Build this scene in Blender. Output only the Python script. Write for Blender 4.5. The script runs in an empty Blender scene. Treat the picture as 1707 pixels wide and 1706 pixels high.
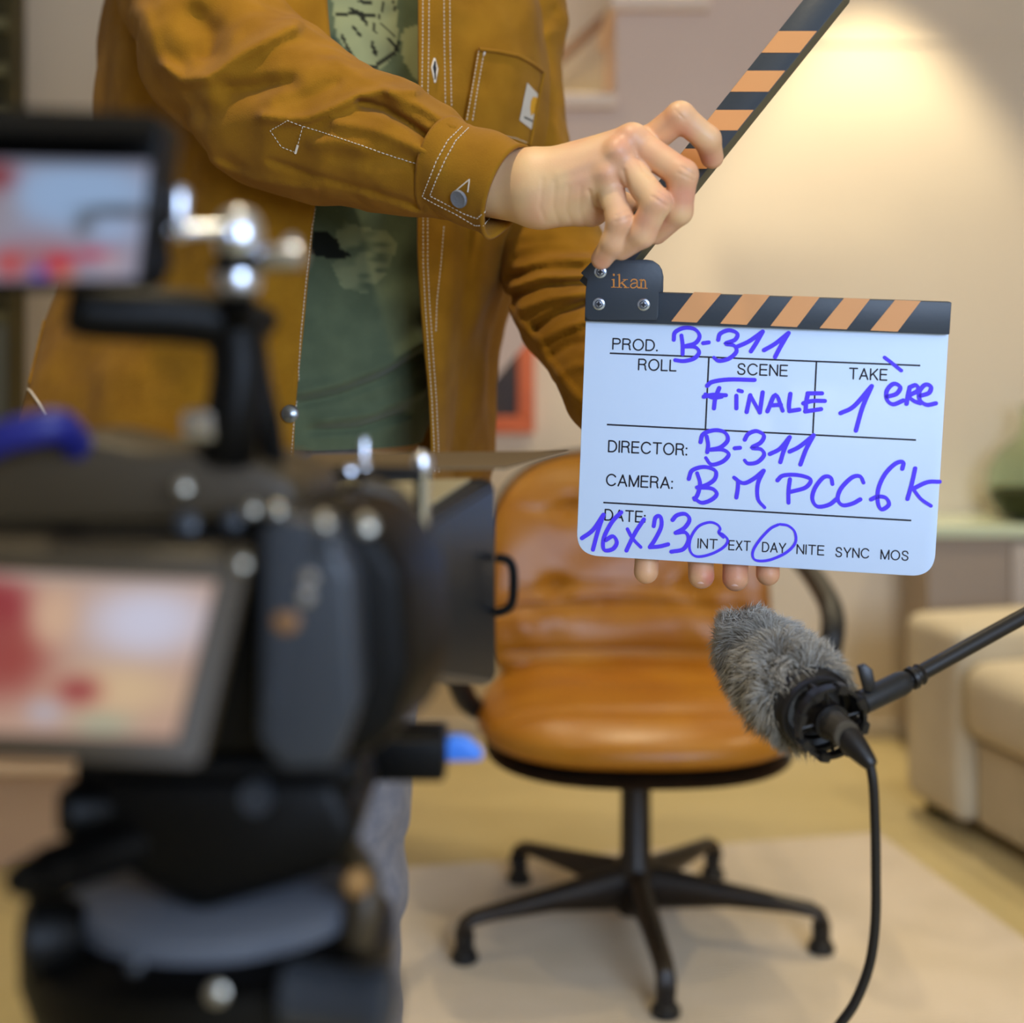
import bpy, bmesh, math, random
import numpy as np
from mathutils import Vector, Matrix
from mathutils.bvhtree import BVHTree
PI = math.pi
scene = bpy.context.scene
COL = scene.collection
random.seed(4)

# ------------------------------------------------------------------ camera, light, exposure
FPX, CX, HY, EYE = 2489.0, 853.5, 563.0, 1.06      # focal length, centre column, horizon row, eye height
cam_data = bpy.data.cameras.new('camera')
cam = bpy.data.objects.new('camera', cam_data); COL.objects.link(cam)
cam_data.sensor_width = 36; cam_data.lens = FPX / 1707 * 36
cam_data.shift_y = -(853 - HY) / 1707
cam.location = (0, 0, EYE); cam.rotation_euler = (PI / 2, 0, 0)
cam_data.clip_start = 0.05
cam_data.dof.use_dof = True
cam_data.dof.focus_distance = 1.285
cam_data.dof.aperture_fstop = 2.75
scene.camera = cam

world = bpy.data.worlds.new('world'); scene.world = world
world.use_nodes = True
world.node_tree.nodes['Background'].inputs[0].default_value = (0.75, 0.85, 1, 1)
world.node_tree.nodes['Background'].inputs[1].default_value = 0.5

scene.view_settings.view_transform = 'Standard'
scene.view_settings.look = 'None'
scene.view_settings.exposure = 0.0
scene.view_settings.gamma = 1
scene.view_settings.use_curve_mapping = False

WARM = (1.0, 0.85, 0.56)
COOL = (0.56, 0.72, 1.0)
def area(name, loc, target, size, power, color, sy=None):
    l = bpy.data.lights.new(name, 'AREA'); l.energy = power; l.color = color
    l.size = size
    if sy: l.shape = 'RECTANGLE'; l.size_y = sy
    o = bpy.data.objects.new(name, l); COL.objects.link(o)
    o.location = loc
    o.rotation_euler = (Vector(target) - Vector(loc)).to_track_quat('-Z', 'Y').to_euler()
    return o
def spot(name, loc, power, color, angle=70, blend=0.6, target=None, r=0.03):
    l = bpy.data.lights.new(name, 'SPOT'); l.energy = power; l.color = color
    l.spot_size = math.radians(angle); l.spot_blend = blend; l.shadow_soft_size = r
    o = bpy.data.objects.new(name, l); COL.objects.link(o); o.location = loc
    t = target or (loc[0], loc[1], 0)
    o.rotation_euler = (Vector(t) - Vector(loc)).to_track_quat('-Z', 'Y').to_euler()
    return o
# daylight through the window behind the photographer
area('window_daylight', (1.3, -1.7, 1.6), (0.3, 1.3, 1.0), 1.6, 92, COOL, 1.2)
# warm ceiling lamps; the two by the stair are added to brighten its surroundings
SPOTS = [(0.93, 3.64, 84, 72, 0.5), (0.30, 3.20, 40, 110, 0.8), (-0.20, 1.02, 44, 100, 0.9), (-0.45, 2.35, 14, 120, 0.9), (-0.28, 3.74, 26, 95, 0.8), (-1.5, 1.9, 4, 120, 0.9),
         (1.55, 2.6, 40, 110, 0.8), (0.60, 2.0, 16, 110, 0.9)]
for i, (x, y, p, a, b) in enumerate(SPOTS):
    spot('ceiling_spot_or_fill', (x, y, 2.395), p, WARM, a, b)

# ------------------------------------------------------------------ helpers
def W(px, py, Y):
    return Vector(((px - CX) / FPX * Y, Y, EYE - (py - HY) / FPX * Y))
def lin(c):
    return tuple(((v / 255) / 12.92 if v / 255 <= 0.04045 else ((v / 255 + 0.055) / 1.055) ** 2.4) for v in c) + (1,)
MATS = {}
def mat(name, rgb, rough=0.5, metal=0.0, noise=None, bump=None, spec=0.5, sheen=0, sub=0, emit=None, coat=0, attr=None, trans=0, ior=1.45):
    """rgb in 0..255 sRGB; noise=(scale, rgb2, detail); bump=(scale, strength, kind)"""
    m = bpy.data.materials.new(name); m.use_nodes = True
    nt = m.node_tree; b = nt.nodes['Principled BSDF']
    b.inputs['Base Color'].default_value = lin(rgb)
    b.inputs['Roughness'].default_value = rough
    b.inputs['Metallic'].default_value = metal
    b.inputs['Specular IOR Level'].default_value = spec
    b.inputs['Coat Weight'].default_value = coat
    b.inputs['Transmission Weight'].default_value = trans
    b.inputs['IOR'].default_value = ior
    if sheen:
        b.inputs['Sheen Weight'].default_value = sheen; b.inputs['Sheen Roughness'].default_value = 0.5
    if sub:
        b.inputs['Subsurface Weight'].default_value = sub
        b.inputs['Subsurface Radius'].default_value = (0.008, 0.003, 0.0015); b.inputs['Subsurface Scale'].default_value = 1
    tc = nt.nodes.new('ShaderNodeTexCoord')
    L = nt.links.new
    colsock = None
    if attr:
        a = nt.nodes.new('ShaderNodeAttribute'); a.attribute_name = attr; colsock = a.outputs['Color']
    if noise:
        sc, rgb2, det = noise
        n = nt.nodes.new('ShaderNodeTexNoise'); n.inputs['Scale'].default_value = sc; n.inputs['Detail'].default_value = det
        L(tc.outputs['Object'], n.inputs['Vector'])
        r = nt.nodes.new('ShaderNodeValToRGB'); r.color_ramp.elements[0].position = 0.35; r.color_ramp.elements[1].position = 0.65
        L(n.outputs['Fac'], r.inputs[0])
        x = nt.nodes.new('ShaderNodeMix'); x.data_type = 'RGBA'
        L(r.outputs[0], x.inputs[0])
        if colsock: L(colsock, x.inputs[6])
        else: x.inputs[6].default_value = lin(rgb)
        x.inputs[7].default_value = lin(rgb2)
        colsock = x.outputs[2]
    if colsock: L(colsock, b.inputs['Base Color'])
    if bump:
        sc, st, kind = bump
        if kind == 'noise':
            n = nt.nodes.new('ShaderNodeTexNoise'); n.inputs['Scale'].default_value = sc; n.inputs['Detail'].default_value = 6
            out = n.outputs['Fac']
            L(tc.outputs['Object'], n.inputs['Vector'])
        elif kind == 'vor':
            n = nt.nodes.new('ShaderNodeTexVoronoi'); n.inputs['Scale'].default_value = sc; out = n.outputs['Distance']
            L(tc.outputs['Object'], n.inputs['Vector'])
        else:
            n = nt.nodes.new('ShaderNodeTexWave'); n.inputs['Scale'].default_value = sc; n.inputs['Distortion'].default_value = 1.5
            n.bands_direction = kind; out = n.outputs['Fac']
            n.inputs['Detail Scale'].default_value = 3
            L(tc.outputs['Object'], n.inputs['Vector'])
        bp = nt.nodes.new('ShaderNodeBump'); bp.inputs['Strength'].default_value = st; bp.inputs['Distance'].default_value = 0.002
        L(out, bp.inputs['Height']); L(bp.outputs[0], b.inputs['Normal'])
    if emit:
        if attr:
            L(colsock, b.inputs['Emission Color'])
            for l_ in list(b.inputs['Base Color'].links): nt.links.remove(l_)
            b.inputs['Base Color'].default_value = (0.01, 0.01, 0.01, 1)
        else: b.inputs['Emission Color'].default_value = lin(rgb)
        b.inputs['Emission Strength'].default_value = emit
    MATS[name] = m
    return m

def tag(o, label=None, cat=None, group=None, kind=None):
    if label: o['label'] = label
    if cat: o['category'] = cat
    if group: o['group'] = group
    if kind: o['kind'] = kind
    return o
def empty(name, loc, label, cat, group=None):
    o = bpy.data.objects.new(name, None); COL.objects.link(o); o.location = loc; o.empty_display_size = 0.05
    bpy.context.view_layer.update()
    return tag(o, label, cat, group)
def link(name, me, m, parent=None, smooth=True, world_space=True):
    o = bpy.data.objects.new(name, me); COL.objects.link(o)
    if m is not None:
        for q in (m if isinstance(m, (list, tuple)) else [m]): me.materials.append(q)
    if smooth: me.shade_smooth()
    if parent is not None:
        o.parent = parent
        if world_space:
            M = parent.matrix_world if parent.parent is None else parent.parent.matrix_world @ parent.matrix_local
            o.matrix_parent_inverse = M.inverted()
    return o
def bm_obj(name, bm, m, parent=None, smooth=True, angle=35, ws=True):
    bmesh.ops.recalc_face_normals(bm, faces=bm.faces)
    me = bpy.data.meshes.new(name); bm.to_mesh(me); bm.free()
    o = link(name, me, m, parent, smooth, ws)
    if smooth and angle:
        me.set_sharp_from_angle(angle=math.radians(angle))
    return o
def add_verts_faces(bm, vs, fs, mi=0):
    b = [bm.verts.new(v) for v in vs]
    out = []
    for f in fs:
        try:
            q = bm.faces.new([b[i] for i in f]); q.material_index = mi; out.append(q)
        except ValueError: pass
    return b, out
def box(bm, lo, hi, bevel=0.0, seg=3, M=None, mi=0):
    t = bmesh.new()
    bmesh.ops.create_cube(t, size=1)
    lo, hi = Vector(lo), Vector(hi)
    for v in t.verts:
        v.co = Vector([(lo[i] + hi[i]) / 2 + v.co[i] * (hi[i] - lo[i]) for i in range(3)])
    if bevel: bmesh.ops.bevel(t, geom=list(t.edges), offset=bevel, segments=seg, profile=0.5, affect='EDGES')
    merge(bm, t, M, mi)
def merge(bm, t, M=None, mi=0):
    vs = [(M @ v.co if M else v.co.copy()) for v in t.verts]
    t.verts.index_update()
    add_verts_faces(bm, vs, [[v.index for v in f.verts] for f in t.faces], mi)
    t.free()
def prism(bm, front, back, bevel=0.0, seg=2, mi=0):
    """solid between two matching loops of points"""
    t = bmesh.new(); n = len(front)
    a = [t.verts.new(p) for p in front]; b = [t.verts.new(p) for p in back]
    t.faces.new(a); t.faces.new(list(reversed(b)))
    for i in range(n): t.faces.new([a[i], b[i], b[(i + 1) % n], a[(i + 1) % n]])
    bmesh.ops.recalc_face_normals(t, faces=t.faces)
    if bevel: bmesh.ops.bevel(t, geom=list(t.edges), offset=bevel, segments=seg, profile=0.5, affect='EDGES', clamp_overlap=True)
    merge(bm, t, None, mi)
def pxprism(bm, poly, Y, depth, bevel=0.0, seg=2, skew=0.0):
    """outline seen at distance Y, given real thickness going straight back"""
    f = [W(x, y, Y) for x, y in poly]
    b = [p + Vector((skew, depth, 0)) for p in f]
    prism(bm, f, b, bevel, seg)
def frames(pts):
    out = []; up = None
    for i, p in enumerate(pts):
        a = pts[max(i - 1, 0)]; b = pts[min(i + 1, len(pts) - 1)]
        t = (b - a).normalized()
        if up is None:
            up = Vector((0, 0, 1)) if abs(t.z) < 0.9 else Vector((1, 0, 0))
        n = (up - t * up.dot(t)).normalized(); up = n
        out.append((p, t, n, t.cross(n)))
    return out
def tube(bm, pts, rad, seg=12, cap=True, mi=0):
    pts = [Vector(p) for p in pts]
    rr = rad if isinstance(rad, (list, tuple)) else [rad] * len(pts)
    fr = frames(pts); vs, fs = [], []
    for k, (p, t, n, b) in enumerate(fr):
        for j in range(seg):
            a = 2 * PI * j / seg
            vs.append(p + (n * math.cos(a) + b * math.sin(a)) * rr[k])
    for k in range(len(pts) - 1):
        for j in range(seg):
            j2 = (j + 1) % seg
            fs.append((k * seg + j, k * seg + j2, (k + 1) * seg + j2, (k + 1) * seg + j))
    if cap:
        fs.append(tuple(reversed(range(seg)))); fs.append(tuple(range((len(pts) - 1) * seg, len(pts) * seg)))
    add_verts_faces(bm, vs, fs, mi)
def catmull(P, n=6):
    P = [np.array(p, float) for p in P]; out = []
    Q = [2 * P[0] - P[1]] + P + [2 * P[-1] - P[-2]]
    for i in range(1, len(Q) - 2):
        for j in range(n):
            t = j / n
            out.append(0.5 * ((2 * Q[i]) + (-Q[i-1] + Q[i+1]) * t + (2*Q[i-1] - 5*Q[i] + 4*Q[i+1] - Q[i+2]) * t*t + (-Q[i-1] + 3*Q[i] - 3*Q[i+1] + Q[i+2]) * t**3))
    out.append(P[-1]); return out
def lathe(bm, base, axis, profile, seg=32, mi=0, closed=False):
    """profile: (radius, distance along axis)"""
    axis = Vector(axis).normalized(); base = Vector(base)
    n = axis.orthogonal().normalized(); b = axis.cross(n)
    vs, fs = [], []
    for r, h in profile:
        for j in range(seg):
            a = 2 * PI * j / seg
            vs.append(base + axis * h + (n * math.cos(a) + b * math.sin(a)) * max(r, 1e-5))
    m = len(profile)
    for k in range(m if closed else m - 1):
        k2 = (k + 1) % m
        for j in range(seg):
            j2 = (j + 1) % seg
            fs.append((k * seg + j, k * seg + j2, k2 * seg + j2, k2 * seg + j))
    if not closed:
        fs.append(tuple(reversed(range(seg)))); fs.append(tuple(range((m - 1) * seg, m * seg)))
    add_verts_faces(bm, vs, fs, mi)
def grid_mesh(name, G, m, parent=None, closed_u=False, thick=0.0, uvflip=False):
    """G: rows x cols x 3 array"""
    R, C = G.shape[:2]; bm = bmesh.new()
    vs = [tuple(G[i, j]) for i in range(R) for j in range(C)]
    fs = []
    for i in range(R - 1):
        for j in range(C if closed_u else C - 1):
            j2 = (j + 1) % C
            fs.append((i * C + j, i * C + j2, (i + 1) * C + j2, (i + 1) * C + j))
    me = bpy.data.meshes.new(name); me.from_pydata(vs, [], fs); bm.free()
    o = link(name, me, m, parent)
    if thick:
        s = o.modifiers.new('thickness', 'SOLIDIFY'); s.thickness = thick; s.offset = 0
        bake(o)
    return o
def bake(o):
    """apply the modifiers without operators"""
    bpy.context.view_layer.update()
    dg = bpy.context.evaluated_depsgraph_get()
    me = bpy.data.meshes.new_from_object(o.evaluated_get(dg))
    old = o.data; o.modifiers.clear(); o.data = me; bpy.data.meshes.remove(old); me.shade_smooth()
def vnoise(P, scale, seed=0):
    """smooth value noise on an (N,3) array"""
    P = np.asarray(P, np.float64) * scale + seed * 17.31
    i = np.floor(P).astype(np.int64); f = P - i; f = f * f * (3 - 2 * f)
    def h(a, b, c):
        x = (a * 374761393 + b * 668265263 + c * 2147483647 + seed * 974711) & 0x7fffffff
        x = ((x ^ (x >> 13)) * 1274126177) & 0x7fffffff
        return ((x ^ (x >> 16)) & 0xffff) / 65535.0
    r = 0
    for dx in (0, 1):
        for dy in (0, 1):
            for dz in (0, 1):
                w = (f[:, 0] if dx else 1 - f[:, 0]) * (f[:, 1] if dy else 1 - f[:, 1]) * (f[:, 2] if dz else 1 - f[:, 2])
                r = r + w * h(i[:, 0] + dx, i[:, 1] + dy, i[:, 2] + dz)
    return r * 2 - 1

# ---- smooth implicit surfaces for bodies and cloth
def d_cone(P, a, b, r1, r2):
    a = np.array(a, float); b = np.array(b, float); ba = b - a; pa = P - a
    h = np.clip((pa @ ba) / (ba @ ba + 1e-12), 0, 1)
    return np.linalg.norm(pa - h[:, None] * ba, axis=1) - (r1 + (r2 - r1) * h)
def d_ell(P, c, r, M=None):
    q = P - np.array(c, float)
    if M is not None: q = q @ np.array(M, float)
    r = np.array(r, float)
    k = np.linalg.norm(q / r, axis=1); k2 = np.linalg.norm(q / r ** 2, axis=1) + 1e-9
    return k * (k - 1) / k2
def smin(a, b, k):
    h = np.clip(0.5 + 0.5 * (b - a) / k, 0, 1)
    return b + (a - b) * h - k * h * (1 - h)
def px_of(P):
    return np.stack([CX + FPX * P[:, 0] / P[:, 1], HY - FPX * (P[:, 2] - EYE) / P[:, 1]], 1)
def polyline_dist(Q, line):
    best = np.full(len(Q), 1e9); line = np.array(line, float)
    for a, b in zip(line[:-1], line[1:]):
        ba = b - a; pa = Q - a
        h = np.clip((pa @ ba) / (ba @ ba), 0, 1)
        best = np.minimum(best, np.linalg.norm(pa - h[:, None] * ba, axis=1))
    return best
def surface(fn, lo, hi, h):
    lo = np.array(lo, float); hi = np.array(hi, float)
    n = np.ceil((hi - lo) / h).astype(int) + 1
    # coarse pass finds the blocks worth refining
    ax = [lo[i] + h * np.arange(n[i]) for i in range(3)]
    F = np.ones(n, np.float32)
    B = 8
    cs = [np.arange(0, n[i], B) for i in range(3)]
    cc = np.array(np.meshgrid(*cs, indexing='ij')).reshape(3, -1).T
    centers = lo + (cc + B / 2) * h
    dc = fn(centers)
    keep = np.abs(dc) < B * h * 1.35 + 0.006
    F[:] = 1
    for k, (c, s) in enumerate(zip(cc, dc)):
        if not keep[k] and s < 0:
            F[c[0]:c[0]+B, c[1]:c[1]+B, c[2]:c[2]+B] = -1
    pts, idx = [], []
    for c in cc[keep]:
        g = np.array(np.meshgrid(*[np.arange(c[i], min(c[i] + B, n[i])) for i in range(3)], indexing='ij')).reshape(3, -1).T
        idx.append(g)
    idx = np.concatenate(idx)
    for s in range(0, len(idx), 400000):
        g = idx[s:s+400000]
        F[g[:, 0], g[:, 1], g[:, 2]] = fn(lo + g * h)
    S = F < 0
    # cells with a sign change
    c8 = [S[i:n[0]-1+i, j:n[1]-1+j, k:n[2]-1+k] for i in (0, 1) for j in (0, 1) for k in (0, 1)]
    cnt = sum(c.astype(np.int8) for c in c8)
    act = (cnt > 0) & (cnt < 8)
    ids = np.full(act.shape, -1, np.int64); ci = np.argwhere(act); ids[act] = np.arange(len(ci))
    acc = np.zeros((len(ci), 3)); num = np.zeros(len(ci))
    corners = [(i, j, k) for i in (0, 1) for j in (0, 1) for k in (0, 1)]
    for a in corners:
        for d in range(3):
            if a[d] == 1: continue
            b = list(a); b[d] = 1
            fa = F[ci[:, 0]+a[0], ci[:, 1]+a[1], ci[:, 2]+a[2]]; fb = F[ci[:, 0]+b[0], ci[:, 1]+b[1], ci[:, 2]+b[2]]
            m = (fa < 0) != (fb < 0)
            t = np.where(m, fa / np.where(fa - fb == 0, 1, fa - fb), 0)
            p = np.array(a)[None, :] + t[:, None] * (np.array(b) - np.array(a))[None, :]
            acc[m] += p[m]; num[m] += 1
    V = lo + (ci + acc / num[:, None]) * h
    for it in range(2):
        d = fn(V); e = h * 0.25; g = np.zeros_like(V)
        for k in range(3):
            q = V.copy(); q[:, k] += e; g[:, k] = (fn(q) - d) / e
        gn = (g * g).sum(1) + 1e-6
        st = np.clip(d / gn, -h, h)
        V -= g * st[:, None] * 0.8
    quads = []
    for d in range(3):
        sl = [slice(1, n[i] - 1) for i in range(3)]; sl[d] = slice(0, n[d] - 1)
        s2 = list(sl); s2[d] = slice(1, n[d])
        A = S[tuple(sl)]; Bq = S[tuple(s2)]
        e = np.argwhere(A != Bq); flip = A[e[:, 0], e[:, 1], e[:, 2]]
        off = np.array([1, 1, 1]); off[d] = 0; e = e + off
        u, v = [(1, 2), (2, 0), (0, 1)][d]
        du = np.eye(3, dtype=int)[u]; dv = np.eye(3, dtype=int)[v]
        q = [e - du - dv, e - dv, e, e - du]
        q = np.stack([ids[x[:, 0], x[:, 1], x[:, 2]] for x in q], 1)
        q[~flip] = q[~flip][:, ::-1]
        quads.append(q)
    Q = np.concatenate(quads); Q = Q[(Q >= 0).all(1)]
    return V, Q
def mesh_np(name, V, Q, m, parent=None):
    me = bpy.data.meshes.new(name); me.from_pydata(V.tolist(), [], Q.tolist()); me.update()
    return link(name, me, m, parent)
def bvh(*objs):
    vs, fs = [], []
    for o in objs:
        k = len(vs); vs += [o.matrix_world @ v.co if False else v.co for v in o.data.vertices]
        fs += [[i + k for i in p.vertices] for p in o.data.polygons]
    return BVHTree.FromPolygons(vs, fs)
def drape(tree, pts, lift=0.0006, step=6):
    """a seam traced over cloth: where sight lines meet the cloth"""
    out = []
    for (x0, y0), (x1, y1) in zip(pts[:-1], pts[1:]):
        n = max(1, int(math.hypot(x1 - x0, y1 - y0) / step))
        for i in range(n): out.append((x0 + (x1 - x0) * i / n, y0 + (y1 - y0) * i / n))
    out.append(pts[-1]); res = []
    o = Vector((0, 0, EYE))
    for x, y in out:
        d = (W(x, y, 1.0) - o).normalized()
        hit = tree.ray_cast(o, d)
        if hit[0] is not None: res.append(hit[0] + hit[1] * (lift if hit[1].dot(d) < 0 else -lift))
    return res
def stitches(bm, pts, r=0.00045, on=0.0026, off=0.0011):
    """dashed thread along a polyline"""
    L = [0.0]
    for a, b in zip(pts[:-1], pts[1:]): L.append(L[-1] + (b - a).length)
    def at(s):
        for i in range(len(L) - 1):
            if s <= L[i + 1]:
                return pts[i].lerp(pts[i + 1], (s - L[i]) / max(L[i + 1] - L[i], 1e-9))
        return pts[-1].copy()
    s = 0
    while s + on < L[-1]:
        tube(bm, [at(s), at(s + on / 2), at(s + on)], [r * 0.6, r, r * 0.6], 5)
        s += on + off
def paint(o, name, colors):
    a = o.data.color_attributes.new(name, 'FLOAT_COLOR', 'POINT')
    a.data.foreach_set('color', np.asarray(colors, np.float32).ravel())
# ------------------------------------------------------------------ materials
m_wall = mat('wall_paint', (226, 212, 190), 0.85, noise=(1.3, (220, 205, 182), 3), bump=(60, 0.05, 'noise'))
m_wall2 = mat('wall_paint_grey', (206, 198, 188), 0.8)
m_stair = mat('stair_paint', (214, 186, 166), 0.7, noise=(2.0, (208, 180, 160), 2))
m_step = mat('stair_tread_paint', (222, 196, 172), 0.55)
m_ceil = mat('ceiling_paint', (235, 228, 215), 0.9)
m_floor = mat('floor_vinyl', (202, 184, 136), 0.42, noise=(1.6, (188, 170, 120), 5), bump=(14, 0.06, 'noise'))
m_rug = mat('rug_weave', (216, 198, 172), 0.95, noise=(5, (206, 188, 160), 4), sheen=0.2)
m_sofa = mat('sofa_fabric', (204, 190, 162), 0.85, noise=(9, (196, 182, 154), 4), bump=(420, 0.25, 'noise'), sheen=0.15)
m_shelf = mat('shelf_wood_dark', (88, 78, 40), 0.6, noise=(6, (70, 62, 30), 3))
m_shelf2 = mat('shelf_board_green', (120, 114, 78), 0.6)
m_frame = mat('frame_orange_wood', (216, 108, 52), 0.45, noise=(12, (200, 94, 42), 4))
m_dark = mat('dark_print', (44, 28, 18), 0.4, noise=(7, (64, 46, 20), 3))
m_cab = mat('cabinet_taupe', (170, 154, 138), 0.6, noise=(4, (164, 148, 132), 2))
m_cabside = mat('cabinet_pale_panel', (196, 184, 172), 0.6)
m_gtop = mat('glass_top_pale', (206, 218, 190), 0.18, coat=0.4)
m_gvase = mat('green_glass', (238, 247, 234), 0.02, trans=1.0, ior=1.12)
m_moss = mat('dark_pebbles', (44, 44, 16), 0.7, noise=(70, (70, 66, 30), 4), bump=(120, 0.8, 'vor'))
m_leather = mat('tan_leather', (182, 120, 30), 0.34, noise=(7, (168, 104, 24), 5), bump=(110, 0.14, 'noise'), spec=0.5)
m_chairblk = mat('chair_dark_metal', (44, 34, 24), 0.42, noise=(20, (36, 28, 20), 3))
m_blkpl = mat('black_plastic', (26, 26, 27), 0.42, bump=(500, 0.1, 'noise'))

# ------------------------------------------------------------------ the room
def structure(o): o['kind'] = 'structure'; return o
XL, XR, YB, YF, ZC = -2.6, 2.4, -2.2, 3.95, 2.42
def slab(name, lo, hi, m, bev=0):
    bm = bmesh.new(); box(bm, lo, hi, bev); return structure(bm_obj(name, bm, m, smooth=False))
slab('floor', (XL, YB, -0.06), (XR, YF, 0), m_floor)
slab('ceiling', (XL, YB, ZC), (XR, YF, ZC + 0.06), m_ceil)
slab('wall_back', (XL, YF, -0.06), (XR, YF + 0.1, ZC + 0.06), m_wall)
slab('wall_left', (XL - 0.1, YB, -0.06), (XL, YF + 0.1, ZC + 0.06), m_wall2)
slab('wall_right', (XR, YB, -0.06), (XR + 0.1, YF + 0.1, ZC + 0.06), m_wall)
slab('wall_front', (XL, YB - 0.1, -0.06), (XR, YB, ZC + 0.06), m_wall)
# slim cornice strip high on the lit wall, seen as a thin line beside the clapper stick tip
z0 = W(0, 74, YF).z
slab('trim_1', (0.55, YF - 0.003, z0), (XR, YF, z0 + 0.03), m_wall, 0.001)
slab('baseboard_back', (-0.55, YF - 0.014, 0), (XR, YF, 0.045), m_wall2, 0.003)
# window behind the photographer
bm = bmesh.new()
for lo, hi in [((-0.3, YB, 0.9), (1.8, YB + 0.03, 0.98)), ((-0.3, YB, 2.2), (1.8, YB + 0.03, 2.28)), ((-0.3, YB, 0.98), (-0.22, YB + 0.03, 2.2)),
               ((1.72, YB, 0.98), (1.8, YB + 0.03, 2.2)), ((0.71, YB, 0.98), (0.79, YB + 0.03, 2.2))]: box(bm, lo, hi, 0.004)
structure(bm_obj('window_1', bm, m_wall2, smooth=False))

# ---- staircase rising to the right, its side panel towards the room
ys = 3.08
st = empty('staircase', (-0.6, ys, 0), 'pinkish beige enclosed staircase rising to the right behind the person in the brown jacket', 'staircase')
run, rise = 155.0, 162.0
steps = [(1026 - run * k, 181 + rise * k) for k in range(-2, 7)]        # riser foot at x, tread level y
top = []
for x, y in reversed(steps): top += [(x - run, y), (x, y)]
flo = HY + EYE / ys * FPX
left_x = top[0][0]
under = lambda y: 869 + (582 - y) / 1.185
poly = [(left_x, flo)] + top + [(top[-1][0], top[-1][1] - 60), (under(top[-1][1] - 60), top[-1][1] - 60), (under(flo), flo)]
bm = bmesh.new()
f = [W(x, y, ys) for x, y in poly]
prism(bm, f, [p + Vector((0, 3.50 - ys, 0)) for p in f])  # stops short of the back wall so the added spot reaches it
bm_obj('stair_panel', bm, m_stair, st, smooth=False)
for x, y in steps:
    a = W(x - run, y, ys); b = W(x + 2, y, ys)
    bm = bmesh.new()
    box(bm, (a.x - 0.012, ys - 0.025, a.z - 0.002), (b.x, 3.50, a.z + 0.03), 0.006)
    bm_obj('tread', bm, m_step, st, smooth=False)
# low wide first step at the foot of the stair
bm = bmesh.new(); a = W(-420, 1292, ys - 0.1); b = W(330, 1292, ys - 0.1)
box(bm, (a.x, ys - 0.10, 0), (b.x, ys - 0.001, a.z), 0.004); bm_obj('bottom_step', bm, m_stair, st, smooth=False)
bm = bmesh.new(); box(bm, (a.x - 0.01, ys - 0.125, a.z), (b.x + 0.01, ys - 0.001, a.z + 0.024), 0.006); bm_obj('tread', bm, m_step, st, smooth=False)
# handrail
bm = bmesh.new()
tube(bm, [W(560, 440, 3.86), W(1120, -72, 3.86)], 0.013, 12)
for t in (0.2, 0.8):
    p = W(560, 440, 3.86).lerp(W(1120, -72, 3.86), t); tube(bm, [p, p + Vector((0, 0.05, -0.02)), p + Vector((0, YF - 3.86 - 0.003, -0.02))], 0.006, 8)
hr = bm_obj('handrail', bm, mat('handrail_wood', (150, 112, 84), 0.5), st)
hr['label'] = 'brown round handrail on the wall above the steps'

# ---- wall picture seen below the stairs
a, b = W(735, 470, 3.93), W(891, 722, 3.93)
pf = empty('framed_picture', ((a.x + b.x) / 2, 3.94, b.z), 'dark picture in an orange wooden frame on the wall beyond the stairs', 'picture')
bm = bmesh.new(); t = 0.044
outer = [(a.x, a.z), (b.x, a.z), (b.x, b.z), (a.x, b.z)]
box(bm, (a.x, 3.915, b.z), (b.x, 3.948, b.z + t), 0.004); box(bm, (a.x, 3.915, a.z - t), (b.x, 3.948, a.z), 0.004)
box(bm, (a.x, 3.915, b.z + t), (a.x + t, 3.948, a.z - t), 0.004); box(bm, (b.x - t, 3.915, b.z + t), (b.x, 3.948, a.z - t), 0.004)
bm_obj('frame', bm, m_frame, pf, smooth=False)
bm = bmesh.new(); box(bm, (a.x + t, 3.93, b.z + t), (b.x - t, 3.946, a.z - t)); bm_obj('picture_panel', bm, m_dark, pf, smooth=False)

# ---- dark shelving at the far left edge
x1 = W(27, 0, 3.87).x; x0 = -2.3
sh = empty('shelving_unit', ((x0 + x1) / 2, 3.8, 0), 'dark olive shelving unit against the back wall at the far left edge', 'shelf')
bm = bmesh.new()
box(bm, (x1 - 0.02, 3.86, 0), (x1, 3.945, 2.2), 0.002); box(bm, (x0, 3.86, 0), (x0 + 0.02, 3.945, 2.2), 0.002); box(bm, (x0 + 0.02, 3.925, 0), (x1 - 0.02, 3.945, 2.2))
bm_obj('carcass', bm, m_shelf, sh, smooth=False)
for y in (28, 105, 180, 330, 520, 760, 1010):
    z = W(0, y, 3.86).z
    bm = bmesh.new(); box(bm, (x0 + 0.02, 3.865, z - 0.03), (x1 - 0.02, 3.925, z), 0.002); bm_obj('shelf_board', bm, m_shelf2, sh, smooth=False)
bm = bmesh.new(); box(bm, (x0 + 0.02, 3.862, 0.03), (x1 - 0.02, 3.88, W(0, 522, 3.86).z - 0.03), 0.003)
bm_obj('door', bm, mat('shelf_door_grey', (112, 114, 104), 0.6), sh, smooth=False)

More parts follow.
